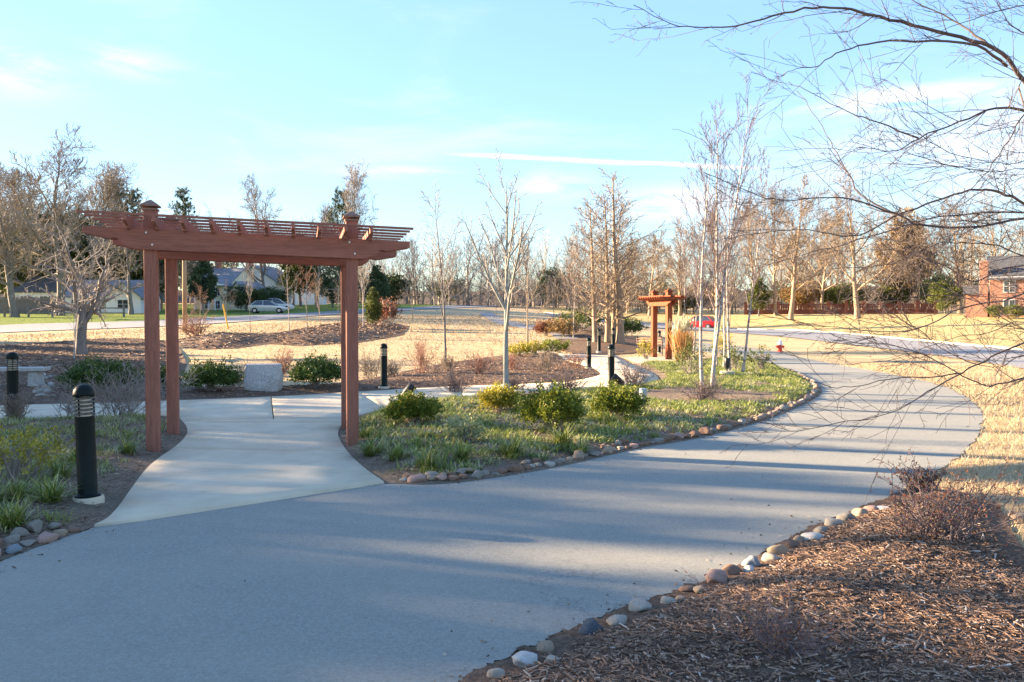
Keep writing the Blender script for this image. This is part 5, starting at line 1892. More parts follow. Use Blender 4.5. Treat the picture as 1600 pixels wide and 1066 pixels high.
CL = [clump_mesh(160 + k, 170, (0.18, 0.42), 0.011) for k in range(5)]
for k, (px, py, s, lab) in enumerate([
        (580, 716, 1.05, 'grassy clump at the foot of the right pergola post'), (618, 727, 0.9, 'grassy clump second from the right pergola post'), (668, 742, 1.0, 'grassy clump third from the right pergola post, over the stones'),
        (723, 732, 0.95, 'grassy clump between the third and the largest clump'), (797, 724, 1.15, 'largest bright grassy clump right behind the edging stones'), (880, 706, 1.1, 'grassy clump below the largest rounded shrub'),
        (955, 672, 0.9, 'light green clump below the shrub by the electrical box'), (905, 715, 0.9, 'grassy clump right of the clump below the largest shrub'), (570, 690, 0.8, 'small grassy clump hugging the right pergola post'),
        (78, 800, 1.0, 'grassy clump left of the near bollard'), (95, 760, 0.9, 'grassy clump just behind the near bollard'), (20, 838, 1.05, 'grassy clump at the left edge above the stones'),
        (120, 738, 0.9, 'small grassy clump behind and left of the near bollard'), (200, 717, 0.85, 'grassy clump left of the left pergola post'), (30, 795, 0.85, 'grassy clump below the loose yellow shrub'), (-10, 800, 1.0, 'grassy clump cut by the left picture edge')]):
    p = on(px, py)
    r = empty('grassy_clump', p, k * 1.7, lab, 'grass clump', 'grassy clumps in the beds')
    r.scale = (s, s, s * 0.95)
    link('blades', CL[k % 5], 'liriope', r)


def scatter(poly, dens, seed, clip=None):
    rng = np.random.default_rng(seed)
    P_ = np.asarray(poly, float)
    x0, y0 = P_.min(0)
    x1, y1 = P_.max(0)
    n = int((x1 - x0) * (y1 - y0) * dens)
    x, y = rng.uniform(x0, x1, n), rng.uniform(y0, y1, n)
    ok = inside(x, y, P_)
    if clip is not None:
        ok &= clip(x, y)
    return x[ok], y[ok], rng


def cover(name, poly, dens, seed, mat, per, Lr, w, label, patch=0.0, margin=0.25, thin=None):
    """Low tufted ground cover nobody could count."""
    x, y, rng = scatter(poly, dens, seed)
    d = seg_dist(x, y, np.asarray(poly))
    keep = (d > margin) & (smooth_noise(x, y, 1.3, seed) + 0.5 * smooth_noise(x, y, 0.5, seed + 1) > patch)
    if thin is not None:
        keep &= thin(x, y)
    x, y = x[keep], y[keep]
    n = len(x)
    xb, yb = np.repeat(x, per) + rng.normal(0, 0.05, n * per), np.repeat(y, per) + rng.normal(0, 0.05, n * per)
    zb = gz_at(xb, yb) - 0.01
    m = n * per
    tone = np.clip(np.repeat(rng.random(n), per) * 0.65 + rng.random(m) * 0.4 - 0.02, 0, 1)
    me = blade_mesh(name, np.c_[xb, yb, zb], rng.uniform(0, 6.28, m), rng.uniform(*Lr, m), rng.uniform(0.4, 0.95, m), rng.uniform(0.05, 0.4, m), rng.uniform(0.7, 1.3, m) * w, rng, tone, 3)
    return tag(link(name, me, mat), label, 'ground cover', None, 'stuff')


MIDBED, LEFTBED, BACKBED = [np.asarray(b[0]) for b in BEDS[:3]]
mulchy = lambda x, y: ~(((x - at(1100, 625).x) / 1.5) ** 2 + ((y - at(1100, 625).y) / 1.6) ** 2 < 1) & ~(((x - at(790, 622).x) / 1.5) ** 2 + ((y - at(790, 622).y) / 1.0) ** 2 < 1)
cover('ground_cover', MIDBED, 46, 170, 'liriope', 15, (0.07, 0.17), 0.013, 'low grassy green ground cover across the middle bed', -0.2, 0.28, mulchy)
cover('ground_cover', MIDBED, 48, 171, 'pale_cover', 12, (0.05, 0.12), 0.014, 'pale frosted tufts between the green in the middle bed', -0.3, 0.32, mulchy)
cover('ground_cover', LEFTBED, 30, 172, 'liriope', 16, (0.07, 0.19), 0.008, 'low grassy green ground cover across the left bed', 0.0, 0.3)
cover('ground_cover', LEFTBED, 46, 173, 'pale_cover', 14, (0.05, 0.14), 0.008, 'pale dry tufts between the green in the left bed', -0.15, 0.3)


# wood chips and litter ---------------------------------------------------------------
def chips(name, poly, dens, seed, mat, Lr, Wr, label, clip=None, margin=0.05, thick=0.004):
    x, y, rng = scatter(poly, dens, seed, clip)
    d = seg_dist(x, y, np.asarray(poly))
    x, y = x[d > margin], y[d > margin]
    n = len(x)
    z = gz_at(x, y)
    L = rng.uniform(*Lr, n) * rng.uniform(0.4, 1.0, n)
    Wd = rng.uniform(*Wr, n)
    az = rng.uniform(0, 6.28, n)
    tl, rl = rng.normal(0, 0.13, n), rng.normal(0, 0.22, n)
    a = np.stack([np.cos(az) * np.cos(tl), np.sin(az) * np.cos(tl), np.sin(tl)], 1)
    b = np.stack([-np.sin(az) * np.cos(rl), np.cos(az) * np.cos(rl), np.sin(rl)], 1)
    c = np.cross(a, b)
    cen = np.c_[x, y, z + 0.006 + np.abs(np.sin(tl)) * L * 0.3 + rng.uniform(0, 0.012, n)]
    V = []
    for sx, sy, sz, k in ((-1, -1, -1, 1), (1, -1, -1, .55), (1, 1, -1, .55), (-1, 1, -1, 1), (-1, -1, 1, 1), (1, -1, 1, .55), (1, 1, 1, .55), (-1, 1, 1, 1)):
        V.append(cen + a * (sx * L / 2)[:, None] + b * (sy * k * Wd / 2)[:, None] + c * sz * thick / 2)
    V = np.stack(V, 1).reshape(-1, 3)
    f = np.array([(4, 5, 6, 7), (0, 1, 5, 4), (2, 3, 7, 6)])
    F_ = (np.arange(n)[:, None, None] * 8 + f[None]).reshape(-1, 4)
    tone = np.repeat(np.clip(rng.beta(1.9, 2.4, n) + 0.10 * smooth_noise(x, y, 0.7, seed), 0, 1), 3)
    return tag(link(name, mesh_np(name, V, F_, rnd=tone), mat), label, 'mulch', None, 'stuff')


chips('wood_chips', RIGHT_BED, 700, 179, 'mulch_chips', (0.04, 0.115), (0.005, 0.014), 'long pale bark shreds lying on the right mulch bed', lambda x, y: (x / np.maximum(y, 0.1) < 0.70) & (y > 2.4), 0.20, 0.003)
chips('wood_chips', RIGHT_BED, 2300, 180, 'mulch_chips', (0.010, 0.05), (0.003, 0.009), 'brown shredded bark mulch covering the right bed', lambda x, y: (x / np.maximum(y, 0.1) < 0.95) & (y > 2.3), 0.16)
chips('wood_chips', MIDBED, 130, 181, 'bed_litter', (0.03, 0.08), (0.006, 0.016), 'brown leaf litter and bark between plants of the middle bed', lambda x, y: y < 17)
chips('wood_chips', LEFTBED, 170, 182, 'bed_litter', (0.03, 0.08), (0.006, 0.016), 'brown leaf litter and bark between plants of the left bed', lambda x, y: x > -11)
chips('wood_chips', BACKBED, 60, 183, 'mulch_chips', (0.05, 0.13), (0.012, 0.03), 'reddish bark mulch in the bed behind the walk', lambda x, y: (y < 34) & (x > -15), 0.2, 0.01)

chips('wood_chips', BEDS[3][0], 16, 184, 'mulch_chips', (0.10, 0.34), (0.03, 0.08), 'coarse bark and leaf litter on the far mulch mound', None, 0.2, 0.03)
chips('wood_chips', BACKBED, 22, 185, 'mulch_chips', (0.08, 0.26), (0.02, 0.06), 'coarse bark litter on the far slope of the left berm', lambda x, y: (y > 24) & (x < -5), 0.2, 0.02)
# dormant turf tufts on the open grass behind the beds
turf = e_((-100, 560), (262, 527), (300, 560), (320, 600), (500, 600), (640, 577), (845, 548), (960, 522), (860, 500), (700, 492), (560, 496), (420, 506), (230, 515), (-100, 528))
x, y, rng = scatter(turf, 16, 191)
for pol, _ in BEDS[:6]:
    kk = ~inside(x, y, pol)
    x, y = x[kk], y[kk]
n = len(x)
sc_ = np.clip(np.hypot(x, y) / 30, 0.7, 2.0)
me = blade_mesh('turf_grass', np.c_[x, y, terrain(x, y) - 0.01], rng.uniform(0, 6.28, n), rng.uniform(0.06, 0.14, n) * sc_, rng.uniform(0.75, 0.99, n), rng.uniform(0, 0.15, n), rng.uniform(0.015, 0.04, n) * sc_, rng, np.clip(rng.random(n) * 0.85 + 0.15 * (smooth_noise(x, y, 3, 7) > 0.4), 0, 1), 3)
tag(link('turf_grass', me, 'straw'), 'dormant straw-coloured turf on the open grass behind the garden', 'grass', None, 'stuff')

# fallen leaves and crumbs of bark along the path edges
edge = np.array(DRIVE_R[10 * n6:] + DRIVE_B[:7 * n6][::-1] + DRIVE_L[::-1])
rng = np.random.default_rng(195)
n = 420
k = rng.integers(0, len(edge), n)
off_ = np.abs(rng.normal(0, 0.16, n))
aa = rng.uniform(0, 6.28, n)
x, y = edge[k, 0] + np.cos(aa) * off_ + rng.normal(0, 0.15, n), edge[k, 1] + np.sin(aa) * off_ + rng.normal(0, 0.15, n)
x, y = np.r_[x, rng.uniform(-4, 5, 26)], np.r_[y, rng.uniform(3.6, 13, 26)]
kk = (y < 16) & inside(x, y, drive_poly)
x, y = x[kk], y[kk]
n = len(x)
me = card_mesh('leaf_litter', np.c_[x, y, np.full(n, 0.014)], np.c_[rng.normal(0, 1, (n, 2)), rng.uniform(0, 0.25, n)], rng.uniform(0.010, 0.036, n), rng.uniform(0.006, 0.02, n), rng)
tag(link('leaf_litter', me, 'bed_litter'), 'scattered dry leaves and bark crumbs along the asphalt edges', 'leaf litter', None, 'stuff')

# dry lawn blades on the right
lawn = [q for q in DRIVE_R[4 * n6:10 * n6 + 4]] + e_((1500, 770), (1560, 790), (1590, 850), (1640, 905)) + [np.array([9.5, 4.5]), np.array([15, 12]), np.array([22, 28])]
x, y, rng = scatter(lawn, 1100, 190, lambda x, y: (x / np.maximum(y, 0.1) < 0.66))
dist = np.hypot(x, y)
kp = rng.random(len(x)) < np.clip((8.5 / np.maximum(dist, 1)) ** 1.6, 0.05, 1)
x, y = x[kp], y[kp]
n = len(x)
sc_ = np.clip(np.hypot(x, y) / 9, 1, 2.2)
rnd = np.clip(rng.random(n) * 0.9 + 0.25 * (smooth_noise(x, y, 1.1, 7) > 0.45), 0, 1)
me = blade_mesh('lawn_grass', np.c_[x, y, terrain(x, y) - 0.004], rng.uniform(0, 6.28, n), rng.uniform(0.03, 0.085, n) * sc_, rng.uniform(0.3, 0.97, n), rng.uniform(0, 0.3, n), rng.uniform(0.003, 0.006, n) * sc_, rng, rnd, 3)
tag(link('lawn_grass', me, 'straw'), 'short straw-coloured dormant lawn grass beside the asphalt', 'grass', None, 'stuff')

# ------------------------------------------------------------------ trees in the middle distance
def slim_tree():
    """The slim grey tree in the middle bed: ascending limbs in a narrow vase."""
    rng = np.random.default_rng(205)
    lv = [dict(k=12, wob=0.016, taper=0.10, flare=1.2, n=13, t0=0.29, t1=0.93, ang=0.50, angv=0.09, lr=0.60, fall=0.70, rr=0.78, sides=10),
          dict(k=8, wob=0.05, trop=0.030, taper=0.28, n=9, t0=0.20, t1=1.0, ang=0.62, angv=0.22, lr=0.27, fall=0.5, rr=0.6, sides=6),
          dict(k=4, wob=0.08, trop=0.03, taper=0.5, n=4, t0=0.3, t1=1.0, ang=0.8, angv=0.3, lr=0.35, fall=0.4, rr=0.6, sides=4),
          dict(k=2, wob=0.10, taper=0.6, sides=3)]
    t, c, _ = grow(rng, (one(0, 0, -0.08), one(-0.012, 0.0, 1), np.array([5.05]), np.array([0.075])), lv, 2, 0.0055)
    return tubes_mesh('trunk', t), tubes_mesh('crown', c)


a, b = slim_tree()
tree_thing('young_tree', 'slim grey tree with upswept bare limbs in the middle bed', 'tree', on(791, 613), a, b, 'smooth_bark', 'twig_grey')
young_tree(0, 696, 577, 6.3, 'pale bare young tree in the mulch behind the walk', 'grey_bark', 'twig_grey', wide=0.85, rz=1.0)
young_tree(3, 824, 549, 5.2, 'small pale spreading tree behind the slim grey tree', 'tan_bark', 'twig_tan', wide=1.15, rz=2.0)
young_tree(2, 896, 529, 6.3, 'dense pinkish young tree left of the clustered trunks', 'birch_bark', 'twig_red', wide=0.62, rz=0.4)
YT = [(313, 522, 50, 3.2, 1.30, 2, 'twig_red', 'tan_bark', 'vase-shaped pinkish ornamental tree beside the utility pole'),
      (391, 520, 52, 5.4, 0.5, 0, 'twig_grey', 'grey_bark', 'first thin young tree on the mound seen through the pergola'),
      (452, 521, 53, 5.6, 0.6, 1, 'twig_tan', 'birch_bark', 'second young tree on the mound seen through the pergola'),
      (480, 526, 52, 4.6, 0.8, 3, 'twig_red', 'grey_bark', 'spreading young tree at the middle of the mound'),
      (500, 507, 62, 4.4, 0.7, 2, 'twig_tan', 'tan_bark', 'small young tree at the back of the mound'),
      (528, 505, 63, 4.0, 0.6, 1, 'twig_grey', 'grey_bark', 'small grey young tree just left of the right pergola post'),
      (568, 521, 55, 6.4, 0.75, 0, 'twig_grey', 'birch_bark', 'white-stemmed young tree right of the right pergola post'),
      (354, 512, 66, 3.6, 1.1, 3, 'twig_mauve', 'grey_bark', 'small round bare tree before the yellow house'),
      (645, 500, 72, 5.2, 0.9, 3, 'twig_tan', 'tan_bark', 'bare young tree at the bend of the lane'),
      (960, 500, 85, 7.0, 0.9, 2, 'twig_tan', 'tan_bark', 'thin bare tree by the street behind the clustered trunks'),
      (1140, 505, 100, 8.0, 0.9, 3, 'twig_tan', 'tan_bark', 'thin bare tree on the far lawn behind the birches'),
      (775, 500, 82, 4.0, 0.8, 1, 'twig_grey', 'grey_bark', 'small far tree on the grass left of the slim grey tree'),
      (865, 500, 88, 5.0, 1.0, 0, 'twig_tan', 'tan_bark', 'small bare tree where the street fades into the woods')]
for i, (px, py, dp, H, wd, k, tw, bk, lab) in enumerate(YT):
    young_tree(k, px, py, H, lab, bk, tw, depth=dp, wide=wd, rz=i * 1.3)

# the low spreading ornamental tree on the left berm, with a thin sapling beside it
rng = np.random.default_rng(210)
lv = [dict(k=4, wob=0.05, taper=0.8, flare=1.3, n=7, t0=0.55, t1=1.0, ang=0.75, angv=0.2, lr=1.9, fall=0.1, rr=0.6, sides=9),
      dict(k=8, wob=0.13, trop=0.03, taper=0.2, n=9, t0=0.2, ang=0.8, angv=0.25, lr=0.45, fall=0.4, rr=0.6, sides=6),
      dict(k=5, wob=0.16, trop=0.02, taper=0.35, n=7, t0=0.2, ang=0.8, angv=0.3, lr=0.45, fall=0.4, sides=4),
      dict(k=4, wob=0.18, taper=0.5, n=3, t0=0.2, ang=0.8, lr=0.5, sides=3), dict(k=2, wob=0.15, taper=0.6, sides=3)]
t, c, _ = grow(rng, (one(0, 0, -0.1), one(0.05, 0, 1), np.array([1.9]), np.array([0.24])), lv, 2, 0.008)
tree_thing('ornamental_tree', 'broad pale ornamental tree with dark short trunk on the left berm', 'tree', on(127, 558), tubes_mesh('trunk', t), tubes_mesh('crown', c), 'grey_bark', 'twig_grey')
young_tree(1, 116, 566, 3.4, 'thin pale sapling in front of the broad ornamental tree', 'birch_bark', 'twig_grey', wide=1.0, rz=0.7)

# birches
def birch_clump(seed, stems, H, label, loc, r0=0.055, spread=0.16, rmin=0.0045):
    rng = np.random.default_rng(seed)
    n = len(stems)
    S0 = np.array([(x, y, -0.08) for x, y, _, _, _ in stems])
    D = np.array([(dx, dy, 1.0) for _, _, dx, dy, _ in stems])
    L = np.array([H * k for *_, k in stems])
    lv = [dict(k=12, wob=0.020, trop=0.01, taper=0.10, flare=1.25, n=15, t0=0.28, t1=0.97, ang=0.42, ang_end=0.32, angv=0.12, lr=0.34, fall=0.62, rr=0.42, sides=9),
          dict(k=7, wob=0.05, trop=0.03, taper=0.2, n=8, t0=0.2, t1=1.0, ang=0.42, angv=0.18, lr=0.36, fall=0.45, rr=0.5, sides=5),
          dict(k=4, wob=0.07, trop=0.02, taper=0.4, n=4, t0=0.2, ang=0.45, angv=0.2, lr=0.5, fall=0.4, sides=3), dict(k=3, wob=0.08, taper=0.6, sides=3)]
    t, c, _ = grow(rng, (S0, D, L, r0 * L / H * rng.uniform(0.8, 1.1, n)), lv, 1, rmin)
    return tree_thing('birch_tree', label, 'tree', loc, tubes_mesh('trunk', t), tubes_mesh('crown', c), 'birch_bark', 'twig_mauve')


birch_clump(220, [(-0.13, 0, -0.045, 0.03, 0.86), (0.10, 0.03, 0.045, 0.02, 1.0), (0.13, 0.12, 0.085, 0.06, 0.95)], 6.9, 'front birch clump with three white stems in red mulch', on(1106, 612), 0.050)
birch_clump(221, [(0, 0, 0.05, 0, 1.0), (-0.2, 0.1, -0.02, 0.05, 0.85)], 6.2, 'slim birch pair behind and right of the front clump', on(1131, 580), 0.044)
birch_clump(222, [(0, 0, 0.10, 0.02, 1.0), (-0.35, 0.1, -0.03, 0.0, 0.9)], 6.0, 'leaning birch with two stems at the back corner of the bed', on(1160, 589), 0.046)
birch_clump(223, [(0, 0, 0.03, 0, 0.9), (0.28, 0.1, 0.06, 0.0, 1.0), (-0.3, 0.2, -0.05, 0.05, 0.85)], 6.6, 'thin white birch stems right beside the small arbour', on(1084, 562), 0.045)

# the tall clustered trunks
rng = np.random.default_rng(230)
n = 4
S0 = np.array([(-0.55, 0, -0.2), (-0.05, 0.2, -0.2), (0.45, -0.1, -0.2), (0.2, 0.5, -0.2)])
D = np.array([(-0.05, 0, 1), (-0.005, 0.02, 1), (0.02, -0.02, 1), (0.05, 0.05, 1)])
lv = [dict(k=12, wob=0.012, taper=0.10, flare=1.25, n=34, t0=0.16, t1=0.98, ang=1.10, ang_end=0.62, angv=0.14, lr=0.33, fall=0.70, rr=0.32, sides=9),
      dict(k=7, wob=0.06, trop=0.035, taper=0.25, n=9, t0=0.15, ang=0.62, angv=0.2, lr=0.42, fall=0.45, sides=4),
      dict(k=4, wob=0.10, trop=0.02, taper=0.4, n=6, t0=0.15, ang=0.65, angv=0.25, lr=0.45, fall=0.35, sides=3), dict(k=2, wob=0.12, taper=0.6, sides=2)]
t, c, _ = grow(rng, (S0, D, np.array([8.6, 9.2, 10.4, 8.8]), np.array([0.13, 0.12, 0.17, 0.11])), lv, 1, 0.010)
pc = on(952, 540)
tree_thing('clustered_tree', 'tall tan tree with four clustered trunks near the street', 'tree', pc, tubes_mesh('trunk', t), tubes_mesh('crown', c), 'tan_bark', 'twig_tan', 0.0, (1.3, 1.3, 0.86))

# ------------------------------------------------------------------ big trees further back
LEFT_T = [(0, 24, 84, 17, 'grey', 1.0, 'huge pale forked tree at the left picture edge'), (1, 92, 88, 20.5, 'grey', 1.05, 'tallest bare tree behind the white cottage'),
          (2, 55, 104, 19, 'tan', 1.1, 'tan twiggy tree behind the tall bare tree at far left'), (3, 140, 104, 19.5, 'grey', 1.0, 'bare tree rising left of the pergola cap'),
          (4, 0, 112, 19, 'tan', 1.1, 'brownish tree half cut by the left picture edge'), (2, 205, 92, 12, 'grey', 0.9, 'bare tree in front of the white bungalow'),
          (0, 415, 118, 19.5, 'grey', 0.75, 'bare crown rising behind the middle of the pergola'), (3, 497, 112, 15.0, 'grey', 0.7, 'thin bare crown behind the right part of the pergola'),
          (3, 545, 96, 18.2, 'grey', 0.45, 'slender bare top poking above the dark cedar'), (4, 250, 112, 13, 'tan', 1.0, 'bare tree behind the left pergola post')]
for k, px, d, H, tone, wd, lab in LEFT_T:
    big_tree(k, px, d, H * 0.97, lab, 'grey_bark' if tone == 'grey' else 'tan_bark', 'twig_grey' if tone == 'grey' else 'twig_tan', 'bare trees beyond the lane', wide=wd * 1.25)
EV = [(0, 30, 108, 13, 1.1, 'evergreen_leaf', 'dark evergreen mass behind the cottage at far left'), (2, 100, 110, 14, 1.0, 'evergreen_leaf', 'dark evergreen behind the gap between the two white houses'),
      (0, 150, 112, 13, 1.0, 'evergreen_leaf', 'dark evergreen behind the bungalow roof'), (2, 220, 112, 12, 0.9, 'evergreen_leaf', 'dark evergreen at the right end of the bungalow'),
      (1, 318, 100, 6.6, 0.9, 'pine_needle', 'dark rounded evergreen left of the yellow house'), (0, 385, 104, 3.4, 1.8, 'evergreen_leaf', 'dark low evergreen bush before the yellow house'),
      (0, 425, 108, 3.2, 1.6, 'evergreen_leaf', 'dark low bush behind the parked cars'), (1, 590, 98, 5.6, 0.9, 'pine_needle', 'dark evergreen right of the right pergola post'),
      (1, 470, 125, 11, 1.0, 'lit_evergreen', 'yellow-green evergreen behind the young trees'), (2, 520, 118, 7.0, 1.0, 'pine_needle', 'dark evergreen seen beside the right pergola post'),
      (0, 868, 165, 8, 1.2, 'pine_needle', 'dark evergreen in the woods behind the slim grey tree'), (1, 583, 57, 3.0, 0.75, 'lit_evergreen', 'small green conifer on the mound beside the rusty shrub')]
for k, px, d, H, wd, leaf, lab in EV:
    evergreen(EVER, EVH, k, px, d, H, lab, leaf, wd)
evergreen(CON, COH, 1, 183, 118, 17.8, 'left of two pointed pines above the pergola end', 'pine_needle', 0.95, 'pine_tree', group='conifers above the pergola')
evergreen(CON, COH, 1, 207, 120, 17.2, 'right of two pointed pines above the pergola end', 'pine_needle', 0.85, 'pine_tree', group='conifers above the pergola')
evergreen(CON, COH, 0, 288, 125, 18.0, 'single pointed conifer above the pergola slats', 'pine_needle', 0.75, 'pine_tree', group='conifers above the pergola')
evergreen(CON, COH, 0, 538, 98, 14.6, 'dark layered cedar behind the right pergola cap', 'pine_needle', 0.8, 'cedar_tree', group='conifers above the pergola')

RIGHT_T = [(1, 1340, 98, 18.5, 1.0, 'big lone tree on the far lawn before the brick wall'), (0, 1235, 104, 18.0, 0.9, 'thick-trunked tree left of the lone lawn tree'),
           (3, 1212, 112, 18.5, 0.8, 'tall tree behind the birches at the brick wall end'), (3, 1180, 118, 17.0, 0.9, 'tall bare tree behind the birch clump'), (2, 1120, 122, 15.5, 1.0, 'spreading tan tree behind the red car'),
           (0, 1062, 126, 15.0, 1.0, 'tan tree above the small arbour'), (2, 1015, 124, 13.0, 1.1, 'spreading tan tree left of the small arbour'), (1, 1285, 124, 16.5, 1.0, 'tan tree behind the middle of the brick wall'),
           (2, 1385, 126, 16.0, 1.1, 'tan tree behind the right half of the brick wall'), (4, 1440, 122, 15.5, 1.1, 'twin-trunk tree behind the round green bush'), (0, 1500, 118, 16.5, 1.1, 'tan tree left of the brick house'),
           (1, 1560, 112, 17, 1.1, 'tall tan tree behind the brick house'), (2, 1620, 108, 16, 1.1, 'tan tree at the right picture edge behind the brick house'), (4, 980, 140, 13, 1.1, 'twin-trunk tan tree on the far lawn'),
           (3, 1305, 140, 18, 0.9, 'tall thin tree far behind the lone lawn tree'), (4, 1255, 135, 15, 1.1, 'twin-trunk tan tree left of the brick wall middle')]
for k, px, d, H, wd, lab in RIGHT_T:
    big_tree(k, px, d, H, lab, 'tan_bark', 'twig_tan', 'bare trees across the street', wide=wd)
for (k, px, d, H, wd, leaf, lab) in [(1, 1185, 112, 5.2, 1.1, 'lit_evergreen', 'sunlit green evergreen at the left end of the brick wall'), (0, 1476, 104, 4.2, 1.0, 'lit_evergreen', 'round bright green bush left of the brick house'),
                                     (0, 1462, 112, 5.5, 0.9, 'evergreen_leaf', 'dark evergreen behind the round bright green bush'), (2, 1412, 128, 16.0, 0.62, 'tan_leaf', 'tall tan-leaved oak behind the brick wall'),
                                     (1, 1395, 124, 5.8, 1.5, 'lit_evergreen', 'broad green evergreen behind the brick wall'), (0, 1318, 126, 4.8, 1.6, 'lit_evergreen', 'low green evergreen behind the lone lawn tree'),
                                     (0, 1065, 140, 3.8, 2.0, 'evergreen_leaf', 'dark low evergreen on the far lawn left of the red car'), (0, 1255, 128, 5.0, 1.4, 'tan_leaf', 'tan-leaved low tree behind the left brick wall'),
                                     (0, 1560, 84, 1.5, 1.9, 'lit_evergreen', 'clipped green hedge before the brick house'), (0, 1590, 82, 1.5, 1.9, 'lit_evergreen', 'green hedge at the right picture edge')]:
    evergreen(EVER, EVH, k, px, d, H, lab, leaf, wd, 'evergreen_shrub' if H < 2 else 'evergreen_tree')


# ------------------------------------------------------------------ the woods that close the view, one mass
def arrays(me):
    V = np.empty(len(me.vertices) * 3, np.float32)
    me.vertices.foreach_get('co', V)
    n = len(me.polygons)
    F_ = np.empty(n * 4, np.int32)
    me.loops.foreach_get('vertex_index', F_)
    return V.reshape(-1, 3), F_.reshape(-1, 4)


def proto_far(seed, H, r0):
    rng = np.random.default_rng(seed)
    lv = [dict(k=5, wob=0.05, taper=0.2, n=12, t0=0.14, t1=0.98, ang=0.9, ang_end=0.45, angv=0.2, lr=0.52, fall=0.5, rr=0.6, sides=4),
          dict(k=4, wob=0.13, trop=0.03, taper=0.3, n=7, t0=0.15, ang=0.75, angv=0.3, lr=0.55, fall=0.4, sides=3),
          dict(k=2, wob=0.14, taper=0.4, n=7, t0=0.1, ang=0.7, angv=0.3, lr=0.65, fall=0.35, sides=2), dict(k=1, wob=0.15, taper=0.6, sides=2)]
    t, c, _ = grow(rng, (one(0, 0, -0.3), one(0, 0, 1), np.array([H]), np.array([r0])), lv, 9, 0.030)
    return arrays(tubes_mesh('t', t))


# wooded rise that closes the horizon
an = np.radians(np.linspace(-62, 62, 220))
rows = []
for rr_, hh in ((186, 2.0), (196, 6.0), (206, 8.6), (240, 9.5)):
    x, y = np.sin(an) * rr_, np.cos(an) * rr_
    top = hh * (1 + 0.16 * smooth_noise(x, y, 30, 3) + 0.10 * smooth_noise(x, y, 7, 4)) * (1.0 if hh > 3 else 1)
    rows.append(np.c_[x, y, top])
V = np.concatenate(rows)
nn = len(an)
Fh = [(r * nn + i, r * nn + i + 1, (r + 1) * nn + i + 1, (r + 1) * nn + i) for r in range(3) for i in range(nn - 1)]
noisy('thicket', [(0.3, (0.055, 0.042, 0.032)), (0.7, (0.17, 0.13, 0.095))], 0.9, 9, 1.0, 1.0, 1.5, 0.6)
tag(link('hill', mesh_np('hill', V, np.array(Fh), smooth=True), 'thicket'), kind='structure')

FAR = [proto_far(300 + k, 14, 0.26) for k in range(5)]
FARH = [float(np.percentile(a[0][:, 2], 99.9)) for a in FAR]
wr = np.random.default_rng(310)


def wood(name, spots, label, mat, leafy=False):
    Vs, Fs, Rs, o = [], [], [], 0
    for (x, y, H, wd) in spots:
        if leafy:
            me = EVER[wr.integers(0, 3)]
            V, F_ = arrays(me[1])
            V = V.reshape(-1, 4, 3)[::2]                 # half the sprays, each a little larger
            V = (V.mean(1, keepdims=True) + (V - V.mean(1, keepdims=True)) * 1.4).reshape(-1, 3)
            F_ = np.arange(len(V)).reshape(-1, 4)
            h0 = 10.0
        else:
            k = wr.integers(0, 5)
            V, F_ = FAR[k]
            h0 = FARH[k]
        s = H / h0
        a = wr.uniform(0, 6.28)
        c_, s_ = math.cos(a), math.sin(a)
        X = V[:, 0] * c_ - V[:, 1] * s_
        Y = V[:, 0] * s_ + V[:, 1] * c_
        Vs.append(np.c_[X * s * wd + x, Y * s * wd + y, V[:, 2] * s + float(terrain(x, y)[0])])
        Fs.append(F_ + o)
        Rs.append(np.clip(wr.random(len(F_)) * 0.6 + wr.random() * 0.4, 0, 1))
        o += len(V)
    me = mesh_np(name, np.concatenate(Vs), np.concatenate(Fs), rnd=np.concatenate(Rs))
    return tag(link(name, me, mat), label, 'woods', None, 'stuff')


sp = []
for px in np.arange(560, 1010, 11):
    d = wr.uniform(150, 185)
    sp.append(((px + wr.uniform(-6, 6) - CX) / FPX * d, d, wr.uniform(12.0, 18.0), wr.uniform(0.8, 1.15)))
for px in np.arange(540, 1020, 10):
    d = wr.uniform(146, 165)
    sp.append(((px + wr.uniform(-6, 6) - CX) / FPX * d, d, wr.uniform(5.0, 8.5), wr.uniform(1.1, 1.7)))
wood('far_woods', sp, 'grey-brown bare woods closing the view in the middle', 'twig_grey')
sp = []
for px in np.arange(985, 1720, 17):
    d = wr.uniform(140, 175)
    sp.append(((px + wr.uniform(-9, 9) - CX) / FPX * d, d, wr.uniform(10.0, 16.5), wr.uniform(0.9, 1.3)))
for px in np.arange(980, 1720, 19):
    d = wr.uniform(136, 150)
    sp.append(((px + wr.uniform(-9, 9) - CX) / FPX * d, d, wr.uniform(3.5, 7.0), wr.uniform(1.3, 2.0)))
wood('far_woods', sp, 'tan sunlit bare woods behind the far lawn on the right', 'twig_tan')
sp = []
for px in np.arange(-120, 560, 20):
    d = wr.uniform(125, 160)
    sp.append(((px + wr.uniform(-9, 9) - CX) / FPX * d, d, wr.uniform(12.0, 19.0) if px < 280 else wr.uniform(10, 14), wr.uniform(0.8, 1.15)))
wood('far_woods', sp, 'grey bare woods behind the houses on the left', 'twig_grey')
sp = []
for px in (-60, 10, 70, 120, 190, 240, 330, 440, 560, 610, 700, 860, 1020, 1100, 1240, 1500):
    d = wr.uniform(150, 190)
    sp.append(((px - CX) / FPX * d, d, wr.uniform(4.0, 6.5) if px > 400 else wr.uniform(7, 11), wr.uniform(1.1, 1.6)))
wood('far_woods', sp, 'dark evergreen undergrowth among the distant woods', 'evergreen_leaf', True)
